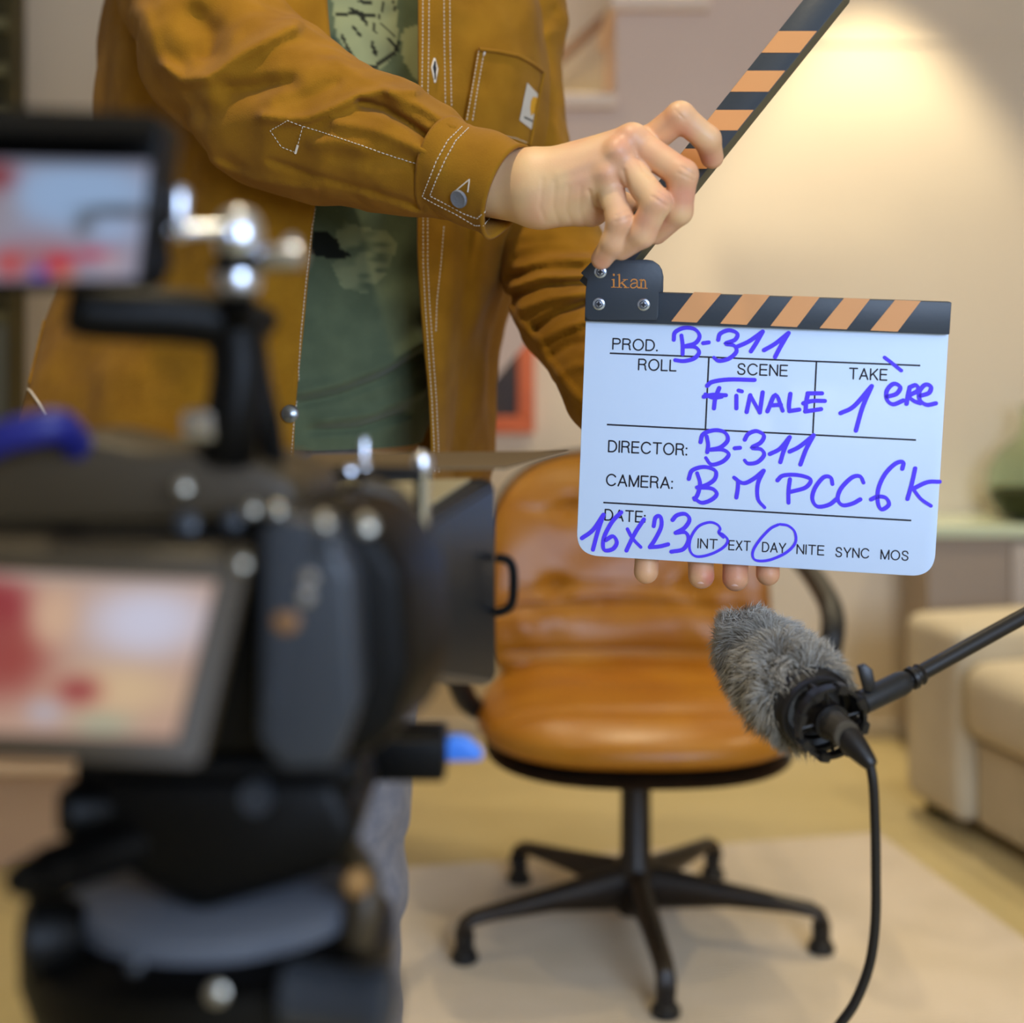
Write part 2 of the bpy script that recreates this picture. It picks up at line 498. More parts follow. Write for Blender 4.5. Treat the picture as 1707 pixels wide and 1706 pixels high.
# ---- rug
yaw = math.radians(12.0)
cr = Vector((W(1462, 1395, EYE * FPX / (1395 - HY)).x, EYE * FPX / (1395 - HY), 0))
ux = Vector((math.cos(yaw), math.sin(yaw), 0)); uy = Vector((-math.sin(yaw), math.cos(yaw), 0))
bm = bmesh.new(); nr = 150; RW, RD = 1.32, 1.62
vs, fs = [], []
prof = []
for i in range(nr + 1):
    d = RD * i / nr
    prof += [(d, 0.0075), (d + RD / nr * 0.3, 0.0105), (d + RD / nr * 0.7, 0.0105)] if i < nr else [(RD, 0.0075)]
prof = [(0, 0.0)] + prof + [(RD, 0.0)]
for s in (0, 1):
    for d, z in prof: vs.append(cr - ux * (RW * s) - uy * d + Vector((0, 0, z)))
n = len(prof)
for i in range(n - 1): fs.append((i, i + 1, n + i + 1, n + i))
fs.append(tuple(range(n))); fs.append(tuple(reversed(range(n, 2 * n)))); fs.append((0, n, 2 * n - 1, n - 1))
add_verts_faces(bm, vs, fs)
rug = bm_obj('rug', bm, m_rug, None, smooth=False)
tag(rug, 'large pale beige ribbed rug under the tan leather chair', 'rug')

# ---- low cabinet with pale glass top and the vase on it
yc = 3.70
a = W(1508, 893, yc); a.x = W(1506, 893, 3.93).x
cb = empty('low_cabinet', (1.6, 3.75, 0), 'low taupe cabinet with a pale glass top behind the sofa', 'cabinet')
bm = bmesh.new(); box(bm, (a.x, yc, 0.04), (2.3, 3.93, a.z - 0.002), 0.004); bm_obj('cabinet_body', bm, m_cab, cb, smooth=False)
bm = bmesh.new(); b = W(1684, 0, yc); box(bm, (b.x, yc - 0.016, 0.06), (2.28, yc, a.z - 0.02), 0.003); bm_obj('door', bm, m_cabside, cb, smooth=False)
bm = bmesh.new(); box(bm, (a.x - 0.04, yc - 0.03, a.z - 0.002), (2.31, 3.94, a.z + 0.028), 0.004); bm_obj('glass_top', bm, m_gtop, cb, smooth=False)
bm = bmesh.new(); box(bm, (a.x + 0.03, yc + 0.03, 0), (2.25, 3.9, 0.041)); bm_obj('plinth', bm, m_cab, cb, smooth=False)
zt = a.z + 0.0285
vc = W(1733, 0, 3.80); vc.z = zt
s = 3.80 / FPX
vs_ = empty('glass_vase', vc, 'round green glass bottle vase with dark pebbles standing on the low cabinet', 'vase')
prof = [(40, 0), (62, 6), (80, 30), (86, 58), (83, 84), (68, 110), (46, 128), (32, 142), (27, 165), (28, 186), (34, 190)]
P = [(r * s, h * s) for r, h in prof]
inner = [(max(r * s - 0.0018, 0.001), max(h * s, 0.004)) for r, h in prof]
bm = bmesh.new(); lathe(bm, vc, (0, 0, 1), P + list(reversed(inner)), 48, closed=True)
bm_obj('glass_body', bm, m_gvase, vs_, angle=60)
fill = [(r * s - 0.0045, max(h * s, 0.005)) for r, h in prof[:3]] + [(81 * s - 0.0035, 48 * s)]
bm = bmesh.new(); lathe(bm, vc, (0, 0, 1), fill + [(30 * s, 52 * s)], 48); bm_obj('pebble_fill', bm, m_moss, vs_)

# ---- sofa: far arm, long seat running towards the camera on the right
# its own axes: sx towards the photographer along the front, sy into the seat (to the right)
p0 = Vector((W(1505, 0, 3.36).x, 3.36, 0)); 
sd = Vector((0.27, -1, 0)).normalized(); sn = Vector((1, 0.27, 0)).normalized()
SM = Matrix((( sd.x, sn.x, 0, p0.x), (sd.y, sn.y, 0, p0.y), (0, 0, 1, 0), (0, 0, 0, 1)))
so = empty('sofa', p0 + sd * 0.9 + sn * 0.4, 'cream fabric sofa with a low arm at the right edge of the room', 'sofa')
def sbox(name, lo, hi, bev, puff=0.0, seg=5):
    bm = bmesh.new(); box(bm, lo, hi, bev, seg)
    if puff:
        bmesh.ops.subdivide_edges(bm, edges=[e for e in bm.edges if e.calc_length() > 0.15], cuts=9, use_grid_fill=True)
        c = [(lo[i] + hi[i]) / 2 for i in range(3)]; h = [(hi[i] - lo[i]) / 2 for i in range(3)]
        for v in bm.verts:
            q = [max(0, 1 - abs((v.co[i] - c[i]) / h[i]) ** 2) for i in range(3)]
            if v.co.z > c[2]: v.co.z += puff * q[0] * q[1]
            v.co.y -= puff * 0.6 * q[0] * q[2] * (1 if v.co.y < c[1] else -1)
    for v in bm.verts: v.co = SM @ v.co
    return bm_obj(name, bm, m_sofa, so, angle=50)
sbox('arm', (0, 0, 0.035), (0.235, 0.80, 0.445), 0.03, 0.006)
sbox('seat_base', (0.237, 0.035, 0.035), (1.95, 0.74, 0.215), 0.015)
sbox('seat_cushion', (0.238, -0.005, 0.222), (1.08, 0.60, 0.385), 0.045, 0.018)
sbox('seat_cushion', (1.085, -0.005, 0.222), (1.93, 0.60, 0.385), 0.045, 0.018)
sbox('back_rest', (0.237, 0.60, 0.216), (1.95, 0.80, 0.70), 0.05, 0.01)
sbox('arm', (1.952, 0, 0.035), (2.18, 0.80, 0.445), 0.03, 0.006)
for x, y in ((0.06, 0.06), (0.06, 0.72), (2.1, 0.06), (2.1, 0.72)):
    bm = bmesh.new(); box(bm, (x - 0.025, y - 0.025, 0.0), (x + 0.025, y + 0.025, 0.04), 0.003)
    for v in bm.verts: v.co = SM @ v.co
    bm_obj('foot', bm, m_shelf, so, smooth=False)

# ------------------------------------------------------------------ leather swivel chair
cc = Vector((0.218, 2.63, 0.0105))
ch = empty('swivel_chair', cc, 'tan leather swivel chair with a five star dark base standing on the rug', 'chair')
crot = 0.062
for k, ang in enumerate((-162, -90, -18, 54, 126)):
    a = math.radians(ang) + crot; d = Vector((math.cos(a), math.sin(a), 0)); w = Vector((-d.y, d.x, 0))
    bm = bmesh.new(); secs = []
    for r, zt_, zb, hw in [(0.0, 0.125, 0.045, 0.022), (0.06, 0.12, 0.05, 0.021), (0.16, 0.104, 0.062, 0.019), (0.27, 0.088, 0.062, 0.017), (0.305, 0.083, 0.058, 0.016), (0.325, 0.072, 0.045, 0.016), (0.333, 0.055, 0.03, 0.015)]:
        c = cc + d * r; h = (zt_ - zb) / 2; mz = (zt_ + zb) / 2
        secs.append([c + w * (hw * math.cos(t) * (1 if abs(math.cos(t)) < .8 else 1)) + Vector((0, 0, mz + h * math.sin(t))) for t in [2 * PI * q / 16 + PI / 16 for q in range(16)]])
    vs = [v for s_ in secs for v in s_]; fs = []
    for i in range(len(secs) - 1):
        for j in range(16): fs.append((i * 16 + j, i * 16 + (j + 1) % 16, (i + 1) * 16 + (j + 1) % 16, (i + 1) * 16 + j))
    fs += [tuple(range(15, -1, -1)), tuple(range((len(secs) - 1) * 16, len(secs) * 16))]
    add_verts_faces(bm, vs, fs); leg = bm_obj('leg', bm, m_chairblk, ch)
    bm = bmesh.new(); g = cc + d * 0.32
    lathe(bm, g, (0, 0, 1), [(0.021, 0.0), (0.0235, 0.004), (0.022, 0.014), (0.016, 0.02), (0.016, 0.05)], 24)
    bm_obj('foot_glide', bm, m_blkpl, leg)
bm = bmesh.new(); lathe(bm, cc, (0, 0, 1), [(0.034, 0.04), (0.036, 0.05), (0.036, 0.125), (0.027, 0.14), (0.026, 0.36)], 32); bm_obj('column', bm, m_chairblk, ch)
bm = bmesh.new(); box(bm, cc + Vector((-0.1, -0.1, 0.335)), cc + Vector((0.1, 0.12, 0.365)), 0.012); bm_obj('swivel_plate', bm, m_chairblk, ch)

# seat cushion: rounded pad from a grid, upholstery thicker at the front
def pad(name, fn, nu, nv, m, parent):
    vs, fs = [], []
    for side in (1, -1):
        for i in range(nu + 1):
            for j in range(nv + 1): vs.append(fn(i / nu * 2 - 1, j / nv * 2 - 1, side))
    N = (nu + 1) * (nv + 1)
    for i in range(nu):
        for j in range(nv):
            a = i * (nv + 1) + j; q = (a, a + 1, a + nv + 2, a + nv + 1)
            fs.append(q); fs.append(tuple(N + k for k in reversed(q)))
    bm = bmesh.new(); add_verts_faces(bm, vs, fs)
    bmesh.ops.remove_doubles(bm, verts=bm.verts, dist=1e-5)
    o = bm_obj(name, bm, m, parent, angle=80); return o
def sqd(u, v):      # square to rounded outline
    r = max(abs(u), abs(v)); 
    if r < 1e-9: return 0, 0
    n = 3.4; L = (abs(u) ** n + abs(v) ** n) ** (1 / n); k = r / L
    return u * k, v * k
def rim(u, v, p=2.6): 
    r = max(abs(u), abs(v)); return max(0.0, 1 - r ** p) ** 0.5
def seat_fn(u, v, s):
    r = rim(u, v); a, b = sqd(u, v)
    x = a * (0.272 + 0.012 * (1 - b) * .5 - 0.02 * max(0, b)); y = 0.04 + b * 0.28 - 0.045 * (1 - a * a) * (b < 0) * (-b)
    zt = 0.390 + 0.008 * b; th = 0.062 if s > 0 else 0.050
    z = zt + s * th * r
    if s > 0:
        z += 0.012 * (1 - math.hypot(a * 1.0, b * 1.0) ** 2) * 0
        z -= 0.012 * math.exp(-((a) ** 2 * 4 + (b - 0.2) ** 2 * 3)) * r
        z += 0.004 * math.sin(9 * a + 3 * b) * math.exp(-((b - 0.35) / 0.4) ** 2) * r + 0.003 * math.sin(14 * b + 2 * a) * r * r
        z -= 0.010 * math.exp(-((b + 0.62 + 0.06 * a * a) / 0.05) ** 2) * r
    return cc + Vector((x, y, z))
seat = pad('seat', seat_fn, 60, 60, m_leather, ch)
def shell_fn(u, v, s):
    r = rim(u, v); a, b = sqd(u, v)
    return cc + Vector((a * 0.266, 0.04 + b * 0.276 - 0.045 * (1 - a * a) * (b < 0) * (-b), 0.345 + 0.008 * b + (s * 0.012) * r))
pad('seat_shell', shell_fn, 40, 40, m_chairblk, ch)
# back: leaning, wide at the middle, buttoned
BW, BH, lean = 0.272, 0.225, 0.26
bc = cc + Vector((0, 0.285, 0.596))
def back_fn(u, v, s, grow=0.0, off=0.0, thk=None):
    r = rim(u, v, 3.0); n = 3.0
    a, b = sqd(u, v)
    if b < 0: a = a * (1 - b * 0) 
    w = BW * (1 - 0.08 * max(0, b) ** 2 - 0.05 * b) + grow
    x = a * w; zz = b * (BH + grow)
    wrap = -0.06 * a * a                       # wings come forward
    th = thk or 0.052
    yy = wrap + off
    d = 1.0
    if s > 0 and thk is None:
        lum = math.exp(-((b + 0.80) / 0.20) ** 2) * 0.020 + math.exp(-((b + 0.42) / 0.16) ** 2) * 0.012
        yy -= lum * r
        for cx_, cz_ in ((-0.50, -0.10), (0.46, -0.10), (-0.42, 0.55), (0.42, 0.55)):
            q = math.hypot((a - cx_) / 0.09, (b - cz_) / 0.09)
            yy += 0.022 * math.exp(-q * q * 0.9) * r
            yy += 0.007 * math.exp(-((b - cz_ - 0.02 * math.sin(8 * (a - cx_))) / 0.035) ** 2) * math.exp(-((a - cx_) / 0.35) ** 2) * r
        yy += 0.014 * math.exp(-((b + 0.24 + 0.05 * a * a) / 0.035) ** 2) * r
        yy += 0.012 * math.exp(-((b + 0.62) / 0.04) ** 2) * r
        yy += 0.003 * math.sin(22 * a + 12 * b) * math.exp(-((b + 0.35) / 0.25) ** 2) * math.exp(-((abs(a) - .7) / 0.25) ** 2) * r
        yy += 0.002 * math.sin(7 * a - 9 * b) * r
    yy += -s * th * r
    return bc + Vector((x, yy + zz * lean, zz))
pad('backrest', back_fn, 90, 90, m_leather, ch)
pad('back_shell', lambda u, v, s: back_fn(u, v, s, 0.006, 0.035, 0.028), 40, 40, m_chairblk, ch)
bm = bmesh.new(); tube(bm, catmull([cc + Vector((0, 0.08, 0.35)), cc + Vector((0, 0.25, 0.352)), cc + Vector((0, 0.335, 0.41)), cc + Vector((0, 0.36, 0.50))], 6), 0.02, 12); bm_obj('back_bracket', bm, m_chairblk, ch)
for sx in (-1, 1):
    bm = bmesh.new()
    pts = [(0.235, 0.36, 0.68), (0.285, 0.30, 0.665), (0.322, 0.20, 0.635), (0.335, 0.06, 0.605), (0.335, -0.05, 0.575), (0.325, -0.09, 0.53), (0.31, -0.07, 0.46), (0.285, -0.01, 0.40), (0.22, 0.04, 0.372)]
    C_ = catmull([cc + Vector((sx * x, y, z)) for x, y, z in pts], 6)
    fr = frames([Vector(p) for p in C_]); vs = []; fs = []
    for i, (p, t, n_, b_) in enumerate(fr):
        side = Vector((1, 0, 0)); side = (side - t * side.dot(t)).normalized(); o2 = t.cross(side)
        for q in range(12):
            an = 2 * PI * q / 12; vs.append(p + side * 0.021 * math.cos(an) + o2 * 0.017 * math.sin(an))
    for i in range(len(fr) - 1):
        for q in range(12): fs.append((i * 12 + q, i * 12 + (q + 1) % 12, (i + 1) * 12 + (q + 1) % 12, (i + 1) * 12 + q))
    fs += [tuple(range(12)), tuple(range((len(fr) - 1) * 12, len(fr) * 12))]
    add_verts_faces(bm, vs, fs); bm_obj('armrest', bm, m_blkpl, ch)
# ------------------------------------------------------------------ clapperboard
SC = Vector((0.2064, 1.2499, 0.9679))
SU, SN, SV = Vector((0.992, -0.121, -0.043)).normalized(), Vector((0.124, 0.989, 0.083)).normalized(), None
SV = SU.cross(SN).normalized() * 1.0
if SV.z < 0: SV = -SV
SN = SV.cross(SU).normalized()
if SN.y < 0: SN = -SN
SLM = Matrix(((SU.x, SN.x, SV.x, SC.x), (SU.y, SN.y, SV.y, SC.y), (SU.z, SN.z, SV.z, SC.z), (0, 0, 0, 1)))
SLI = SLM.inverted()
EYEP = Vector((0, 0, EYE))
def S(px, py, n=0.0):
    """point of the board's own plane (n metres behind its face) seen at a pixel, in board coordinates"""
    d = W(px, py, 1.0) - EYEP
    o = SLI @ EYEP; dd = SLI.to_3x3() @ d
    t = (n - o.y) / dd.y
    return o + dd * t
m_board = mat('whiteboard', (212, 230, 255), 0.5, spec=0.3)
m_stick = mat('clapper_charcoal', (52, 60, 70), 0.45, bump=(300, 0.05, 'noise'))
m_sticklit = mat('clapper_side_warm_lit', (92, 86, 66), 0.5)  # warm light from behind, put into the colour of the stick's sides
m_orange = mat('clapper_orange', (220, 156, 100), 0.45)
m_print = mat('print_black', (22, 18, 34), 0.5)
m_marker = mat('marker_blue', (86, 62, 250), 0.4)
m_logo = mat('logo_orange', (214, 140, 62), 0.4)
m_screw = mat('screw_metal', (190, 205, 230), 0.25, metal=0.9)
m_screwdk = mat('screw_dark', (34, 34, 44), 0.4)
slate = empty('clapperboard', SC, 'white clapperboard with orange and charcoal sticks held open by the person', 'clapperboard')
slate.matrix_world = SLM
bpy.context.view_layer.update()
def sl_obj(name, bm, m, smooth=True, parent=None, angle=35):
    return bm_obj(name, bm, m, parent or slate, smooth, angle, ws=False)
def ex(bm, loop, n0, n1, bevel=0, seg=2, mi=0):
    prism(bm, [Vector((p.x, n0, p.z)) for p in loop], [Vector((p.x, n1, p.z)) for p in loop], bevel, seg, mi)
# board with rounded lower corners
c = [S(977, 520), S(1582.5, 540), S(1557, 962.7), S(960.4, 925.5)]
def rcorner(p, a, b, r, n=10):
    da = (a - p).normalized(); db = (b - p).normalized(); out = []
    s = p + da * r; e = p + db * r
    for i in range(n + 1):
        t = i / n; out.append(s * (1 - t) ** 2 + p * 2 * t * (1 - t) + e * t * t)
    return out
loop = [c[0], c[1]] + rcorner(c[2], c[1], c[3], 0.020) + rcorner(c[3], c[2], c[0], 0.020)
bm = bmesh.new(); ex(bm, loop, 0, 0.004, 0.0006, 2); board = sl_obj('whiteboard_panel', bm, m_board)
board['label'] = 'white rounded writing panel'
# lower stick
lo = [S(977, 484, -.006), S(1586.5, 504, -.006), S(1583, 558, -.006), S(974.5, 535.5, -.006)]
bm = bmesh.new(); ex(bm, lo, -0.006, 0.007, 0.0008, 2)
k = 2.5103
def c4(x, y): return (940 + x / k, 420 + y / k)
def stripe(bm, pts, n0, th=0.0003, mi=1): ex(bm, [S(x, y, n0) for x, y in pts], n0 - th, n0 + 0.0001, 0, 1, mi)
for t0, t1, b0, b1 in [(545, 660, 449, 556), (751, 863, 654, 765), (960, 1071, 864, 975), (1173, 1281, 1070, 1183), (1386, 1494, 1282, 1396)]:
    ty = lambda x: 168 + (x - 545) * 0.0395
    by = lambda x: 291 + (x - 449) * 0.0455
    stripe(bm, [c4(t0, ty(t0)), c4(t1, ty(t1)), c4(b1, by(b1)), c4(b0, by(b0))], -0.006)
ls = sl_obj('lower_stick', bm, [m_stick, m_orange], angle=30); ls['label'] = 'charcoal stick with five slanted orange stripes'
# upper stick, raised, a little twisted about its own length
e0 = S(1028, 430, -0.001); e1 = S(1322, 62, -0.001)
ax = (e1 - e0).normalized(); wd = Vector((ax.z, 0, -ax.x))       # towards its lower right edge
nn = Vector((0, 1, 0))
roll = math.radians(24)
wr = wd * math.cos(roll) + nn * math.sin(roll) * -1; nr_ = wr.cross(ax); 
if nr_.y < 0: nr_ = -nr_
L_ = (e1 - e0).length
def US(s, w, n): return e0 + ax * s + wr * w + nr_ * n
hw = 0.0142; tk = 0.0135
tip = 1.0
sl = (e1 - e0).length
outl = [(-0.035, -hw), (-0.035, hw), (sl + 0.050, hw), (sl + 0.066, hw * 0.25), (sl + 0.061, -hw * .6), (sl + 0.042, -hw)]
bm = bmesh.new()
prism(bm, [US(a, b, 0) for a, b in outl], [US(a, b, tk) for a, b in outl], 0.0008, 2)
def on_front(px, py):
    """pixel -> (s, w) on the tilted stick's front face"""
    o = SLI @ EYEP; d = SLI.to_3x3() @ (W(px, py, 1.0) - EYEP)
    t = (e0 - o).dot(nr_) / d.dot(nr_); q = o + d * t - e0
    return q.dot(ax), q.dot(wr)
for y0, y1 in [(52, 88), (118, 153), (183.5, 217.5), (248, 281.5), (313, 345), (377, 408)]:
    quad = []
    for yy, sgn in ((y0, -1), (y0, 1), (y1, 1), (y1, -1)):
        # march along the row until the edge of the face is met
        xs = 1291.8 - (yy - 51.7) * 0.8 + 30
        s0, w0 = on_front(xs, yy); s1, w1 = on_front(xs + 10, yy)
        xx = xs + 10 * (sgn * (hw - 0.0007) - w0) / (w1 - w0)
        s_, w_ = on_front(xx, yy); quad.append((s_, w_))
    prism(bm, [US(a, b, -0.0003) for a, b in quad], [US(a, b, 0.0001) for a, b in quad], 0, 1, 1)
us = sl_obj('upper_stick', bm, [m_stick, m_orange, m_sticklit], angle=30)
for p_ in us.data.polygons:
    if p_.material_index == 0 and abs(p_.normal.dot(nr_)) < .5: p_.material_index = 2
us['label'] = 'raised charcoal stick with orange stripes gripped by the right hand'
# hinge plate
def c3(x, y): return (820 + x / 3.412, 100 + y / 3.412)
pl = [(528, 1455), (534, 1300), (543, 1248), (505, 1212), (562, 1152), (640, 1140), (880, 1136), (915, 1142), (945, 1162), (962, 1190), (970, 1230), (968, 1318), (950, 1325), (946, 1462), (935, 1482), (560, 1478), (540, 1474)]
bm = bmesh.new(); ex(bm, [S(*c3(x, y), -.0095) for x, y in pl], -0.0095, -0.0062, 0.0007, 2)
hp = sl_obj('hinge_plate', bm, m_stick); hp['label'] = 'charcoal hinge cover with three screws'
bk = [(x + 6, y + 4) for x, y in pl]
bm = bmesh.new(); ex(bm, [S(*c3(x, y), .008) for x, y in bk], 0.0072, 0.0095, 0.0005, 2); sl_obj('back_hinge_plate', bm, m_stick)
for x, y in [(1001, 453.5), (998.5, 507), (1073, 508)]:
    p = S(x, y, -.0095)
    bm = bmesh.new()
    lathe(bm, Vector((p.x, -0.0094, p.z)), (0, -1, 0), [(0.0052, 0), (0.0052, 0.0006), (0.0046, 0.0011), (0.0034, 0.0013), (0.0033, 0.0007), (0.0001, 0.0011)], 32)
    sc_ = sl_obj('screw', bm, m_screw, parent=hp)
    bm = bmesh.new()
    for a, b in ((0.0021, 0.0006), (0.0006, 0.0021)): box(bm, (p.x - a, -0.0109, p.z - b), (p.x + a, -0.0104, p.z + b))
    lathe(bm, Vector((p.x, -0.0100, p.z)), (0, -1, 0), [(0.0034, 0), (0.0034, 0.0003), (0.0028, 0.00032), (0.0028, 0)], 24, closed=True)
    sl_obj('cross_slot', bm, m_screwdk, parent=hp)
def ribbon(bm, pts, r, n0, th=0.00012, nseg=5, rs=None):
    """flat stroke with round ends lying on the board"""
    q = [Vector((p[0], 0, p[1])) for p in catmull([(v.x, v.z) for v in pts], nseg)] if len(pts) > 2 else pts
    q = [Vector((v.x, 0, v.z)) for v in q]
    q = [q[0]] + [b for a, b in zip(q[:-1], q[1:]) if (b - a).length > 1e-7]
    Lf, Rt = [], []
    for i, p in enumerate(q):
        t = (q[min(i + 1, len(q) - 1)] - q[max(i - 1, 0)]).normalized(); nrm = Vector((-t.z, 0, t.x))
        rr = r * (rs(t) if rs else 1)
        Lf.append(p + nrm * rr); Rt.append(p - nrm * rr)
    vs = []; fs = []
    for a, b in zip(Lf, Rt): vs += [Vector((a.x, n0 - th, a.z)), Vector((b.x, n0 - th, b.z))]
    for i in range(len(q) - 1): fs.append((2 * i, 2 * i + 1, 2 * i + 3, 2 * i + 2))
    for i, sgn in ((0, -1), (len(q) - 1, 1)):
        t = (q[min(i + 1, len(q) - 1)] - q[max(i - 1, 0)]).normalized() * sgn; nrm = Vector((-t.z, 0, t.x)); rr = r * (rs(t) if rs else 1)
        base = len(vs); N = 8
        for j in range(N + 1):
            a = PI * j / N; v = q[i] + (nrm * math.cos(a) + t * math.sin(a)) * rr * (1 if j not in (0, N) else 1); vs.append(Vector((v.x, n0 - th, v.z)))
        fs.append(tuple(range(base, base + N + 1)))
    # give it a little body
    m_ = len(vs); vs += [v + Vector((0, th * 0.9, 0)) for v in vs]
    fs += [tuple(i + m_ for i in reversed(f)) for f in fs]
    add_verts_faces(bm, vs, fs)
# ikan lettering on the hinge plate
bm = bmesh.new()
IK = [([(693, 1221), (693.5, 1224)], 5.5), ([(693, 1249), (693, 1291)], 4.2), ([(682, 1250), (693, 1248)], 2), ([(680, 1293), (707, 1293)], 2),
      ([(725, 1221), (725, 1292)], 4.2), ([(714, 1223), (725, 1221)], 2), ([(712, 1294), (739, 1294)], 2), ([(762, 1250), (728, 1274)], 2.4), ([(746, 1249), (772, 1249)], 2), ([(738, 1267), (765, 1294)], 4), ([(752, 1295), (780, 1295)], 2),
      ([(791, 1260), (800, 1249), (817, 1249), (826, 1260), (826, 1285), (832, 1296), (840, 1293)], 3.2), ([(826, 1268), (800, 1272), (789, 1284), (796, 1296), (812, 1295), (826, 1284)], 3),
      ([(849, 1250), (849, 1297)], 4), ([(839, 1252), (849, 1250)], 2), ([(838, 1298), (860, 1298)], 2), ([(849, 1262), (860, 1251), (870, 1256), (873, 1270), (873, 1297)], 3.4), ([(863, 1299), (884, 1299)], 2)]
for pts, w in IK: ribbon(bm, [S(*c3(x, y), -.0096) for x, y in pts], w / 3.412 / 2000, -0.0096)
o = sl_obj('logo_lettering', bm, m_logo, smooth=False, parent=hp); o['label'] = 'orange ikan lettering'
# printed ruling
bm = bmesh.new()
for a, b in [((1016.5, 589), (1534, 609.6)), ((1181.8, 594.5), (1176, 715)), ((1361, 603), (1355, 722.5)), ((1011.7, 708), (1527, 733.8)), ((1005.7, 838), (1519, 868))]:
    pa, pb = S(*a), S(*b); t = (pb - pa).normalized(); nrm = Vector((-t.z, 0, t.x)) * 0.00068
    ex(bm, [pa - nrm, pb - nrm, pb + nrm, pa + nrm], -0.00015, 0.00005)
o = sl_obj('printed_ruling', bm, m_print, smooth=False, parent=board); o['label'] = 'thin black ruled lines'
def arc(cx_, cy_, rx, ry, a0, a1, n=14):
    return [(cx_ + rx * math.cos(math.radians(a0 + (a1 - a0) * i / n)), cy_ + ry * math.sin(math.radians(a0 + (a1 - a0) * i / n))) for i in range(n + 1)]
SCV = catmull([(.58, .76), (.5, .94), (.32, 1.0), (.12, .94), (.05, .76), (.14, .6), (.32, .52), (.5, .44), (.6, .27), (.52, .07), (.32, 0), (.1, .06), (.02, .25)], 3)
BOWL = [(0, 1), (.34, 1)] + arc(.36, .755, .24, .245, 90, -90) + [(.34, .51), (0, .51)]
GL = {'I': (0, [[(0, 0), (0, 1)]]), 'L': (.5, [[(0, 1), (0, 0)], [(0, 0), (.5, 0)]]), 'T': (.68, [[(0, 1), (.68, 1)], [(.34, 1), (.34, 0)]]),
 'E': (.58, [[(0, 0), (0, 1)], [(0, 1), (.57, 1)], [(0, .52), (.53, .52)], [(0, 0), (.58, 0)]]), 'N': (.64, [[(0, 0), (0, 1)], [(0, 1), (.64, 0)], [(.64, 0), (.64, 1)]]),
 'M': (.78, [[(0, 0), (0, 1)], [(0, 1), (.39, .02)], [(.39, .02), (.78, 1)], [(.78, 1), (.78, 0)]]), 'A': (.72, [[(0, 0), (.36, 1)], [(.36, 1), (.72, 0)], [(.13, .32), (.59, .32)]]),
 'K': (.64, [[(0, 0), (0, 1)], [(0, .34), (.6, 1)], [(.22, .58), (.64, 0)]]), 'X': (.64, [[(0, 0), (.62, 1)], [(.02, 1), (.64, 0)]]), 'Y': (.68, [[(0, 1), (.34, .42)], [(.68, 1), (.34, .42)], [(.34, .42), (.34, 0)]]),
 'O': (.84, [arc(.42, .5, .42, .51, 0, 360, 28)]), 'C': (.78, [arc(.42, .5, .42, .51, 38, 322, 24)]), 'D': (.68, [[(0, 0), (0, 1)], [(0, 1), (.28, 1)] + arc(.28, .5, .40, .5, 90, -90) + [(0, 0)]]),
 'P': (.60, [[(0, 0), (0, 1)], BOWL]), 'R': (.64, [[(0, 0), (0, 1)], BOWL, arc(.34, .33, .22, .18, 90, 0, 6) + [(.58, .1), (.63, 0)]]), 'S': (.62, [[tuple(p) for p in SCV]]),
 '.': (0, [[(0, .02), (0, .03)]]), ':': (0, [[(0, .04), (0, .05)], [(0, .62), (0, .63)]])}
def text(body, p0, p1, cap, name='printed_text'):
    """printed word from left baseline to right baseline, cap height in pixels"""
    gap = .24; xw = sum(GL[ch_][0] for ch_ in body) + gap * (len(body) - 1)
    a, b = S(*p0), S(*p1); t = (b - a); up = S(p0[0] + cap * 0.04, p0[1] - cap) - a
    bm = bmesh.new(); x = 0; rr = cap * .072 / 2030
    for ch_ in body:
        w_, ls_ = GL[ch_]
        for l_ in ls_:
            pts = [a + t * ((x + q[0]) / xw) + up * q[1] for q in l_]
            ribbon(bm, pts, rr * (1.25 if ch_ in '.:' else 1), -0.00015, 0.00004, 1)
        x += w_ + gap
    o = sl_obj(name, bm, m_print, smooth=False, parent=board); o['label'] = 'printed word ' + body.strip(':.')
for a in [('PROD.', (1021.5, 582), (1095, 585), 17.5), ('ROLL', (1064.5, 616.5), (1126.5, 618.5), 17.5), ('SCENE', (1229.5, 624), (1312, 627), 17.5), ('TAKE', (1416, 631.5), (1478, 634), 17.5),
          ('DIRECTOR:', (1014.5, 753), (1144, 759), 18), ('CAMERA:', (1011, 809), (1120, 814.5), 18), ('DATE:', (1008.5, 867), (1074.5, 871), 17.5),
          ('INT', (1163.5, 913.5), (1195, 915), 15), ('EXT', (1215, 916.5), (1250, 918), 15), ('DAY', (1271, 919.5), (1309, 921.5), 15), ('NITE', (1328.5, 923), (1373, 925.5), 15), ('SYNC', (1393, 928), (1448, 930.5), 15), ('MOS', (1468.5, 932), (1513.5, 934.5), 15)]:
    text(*a)
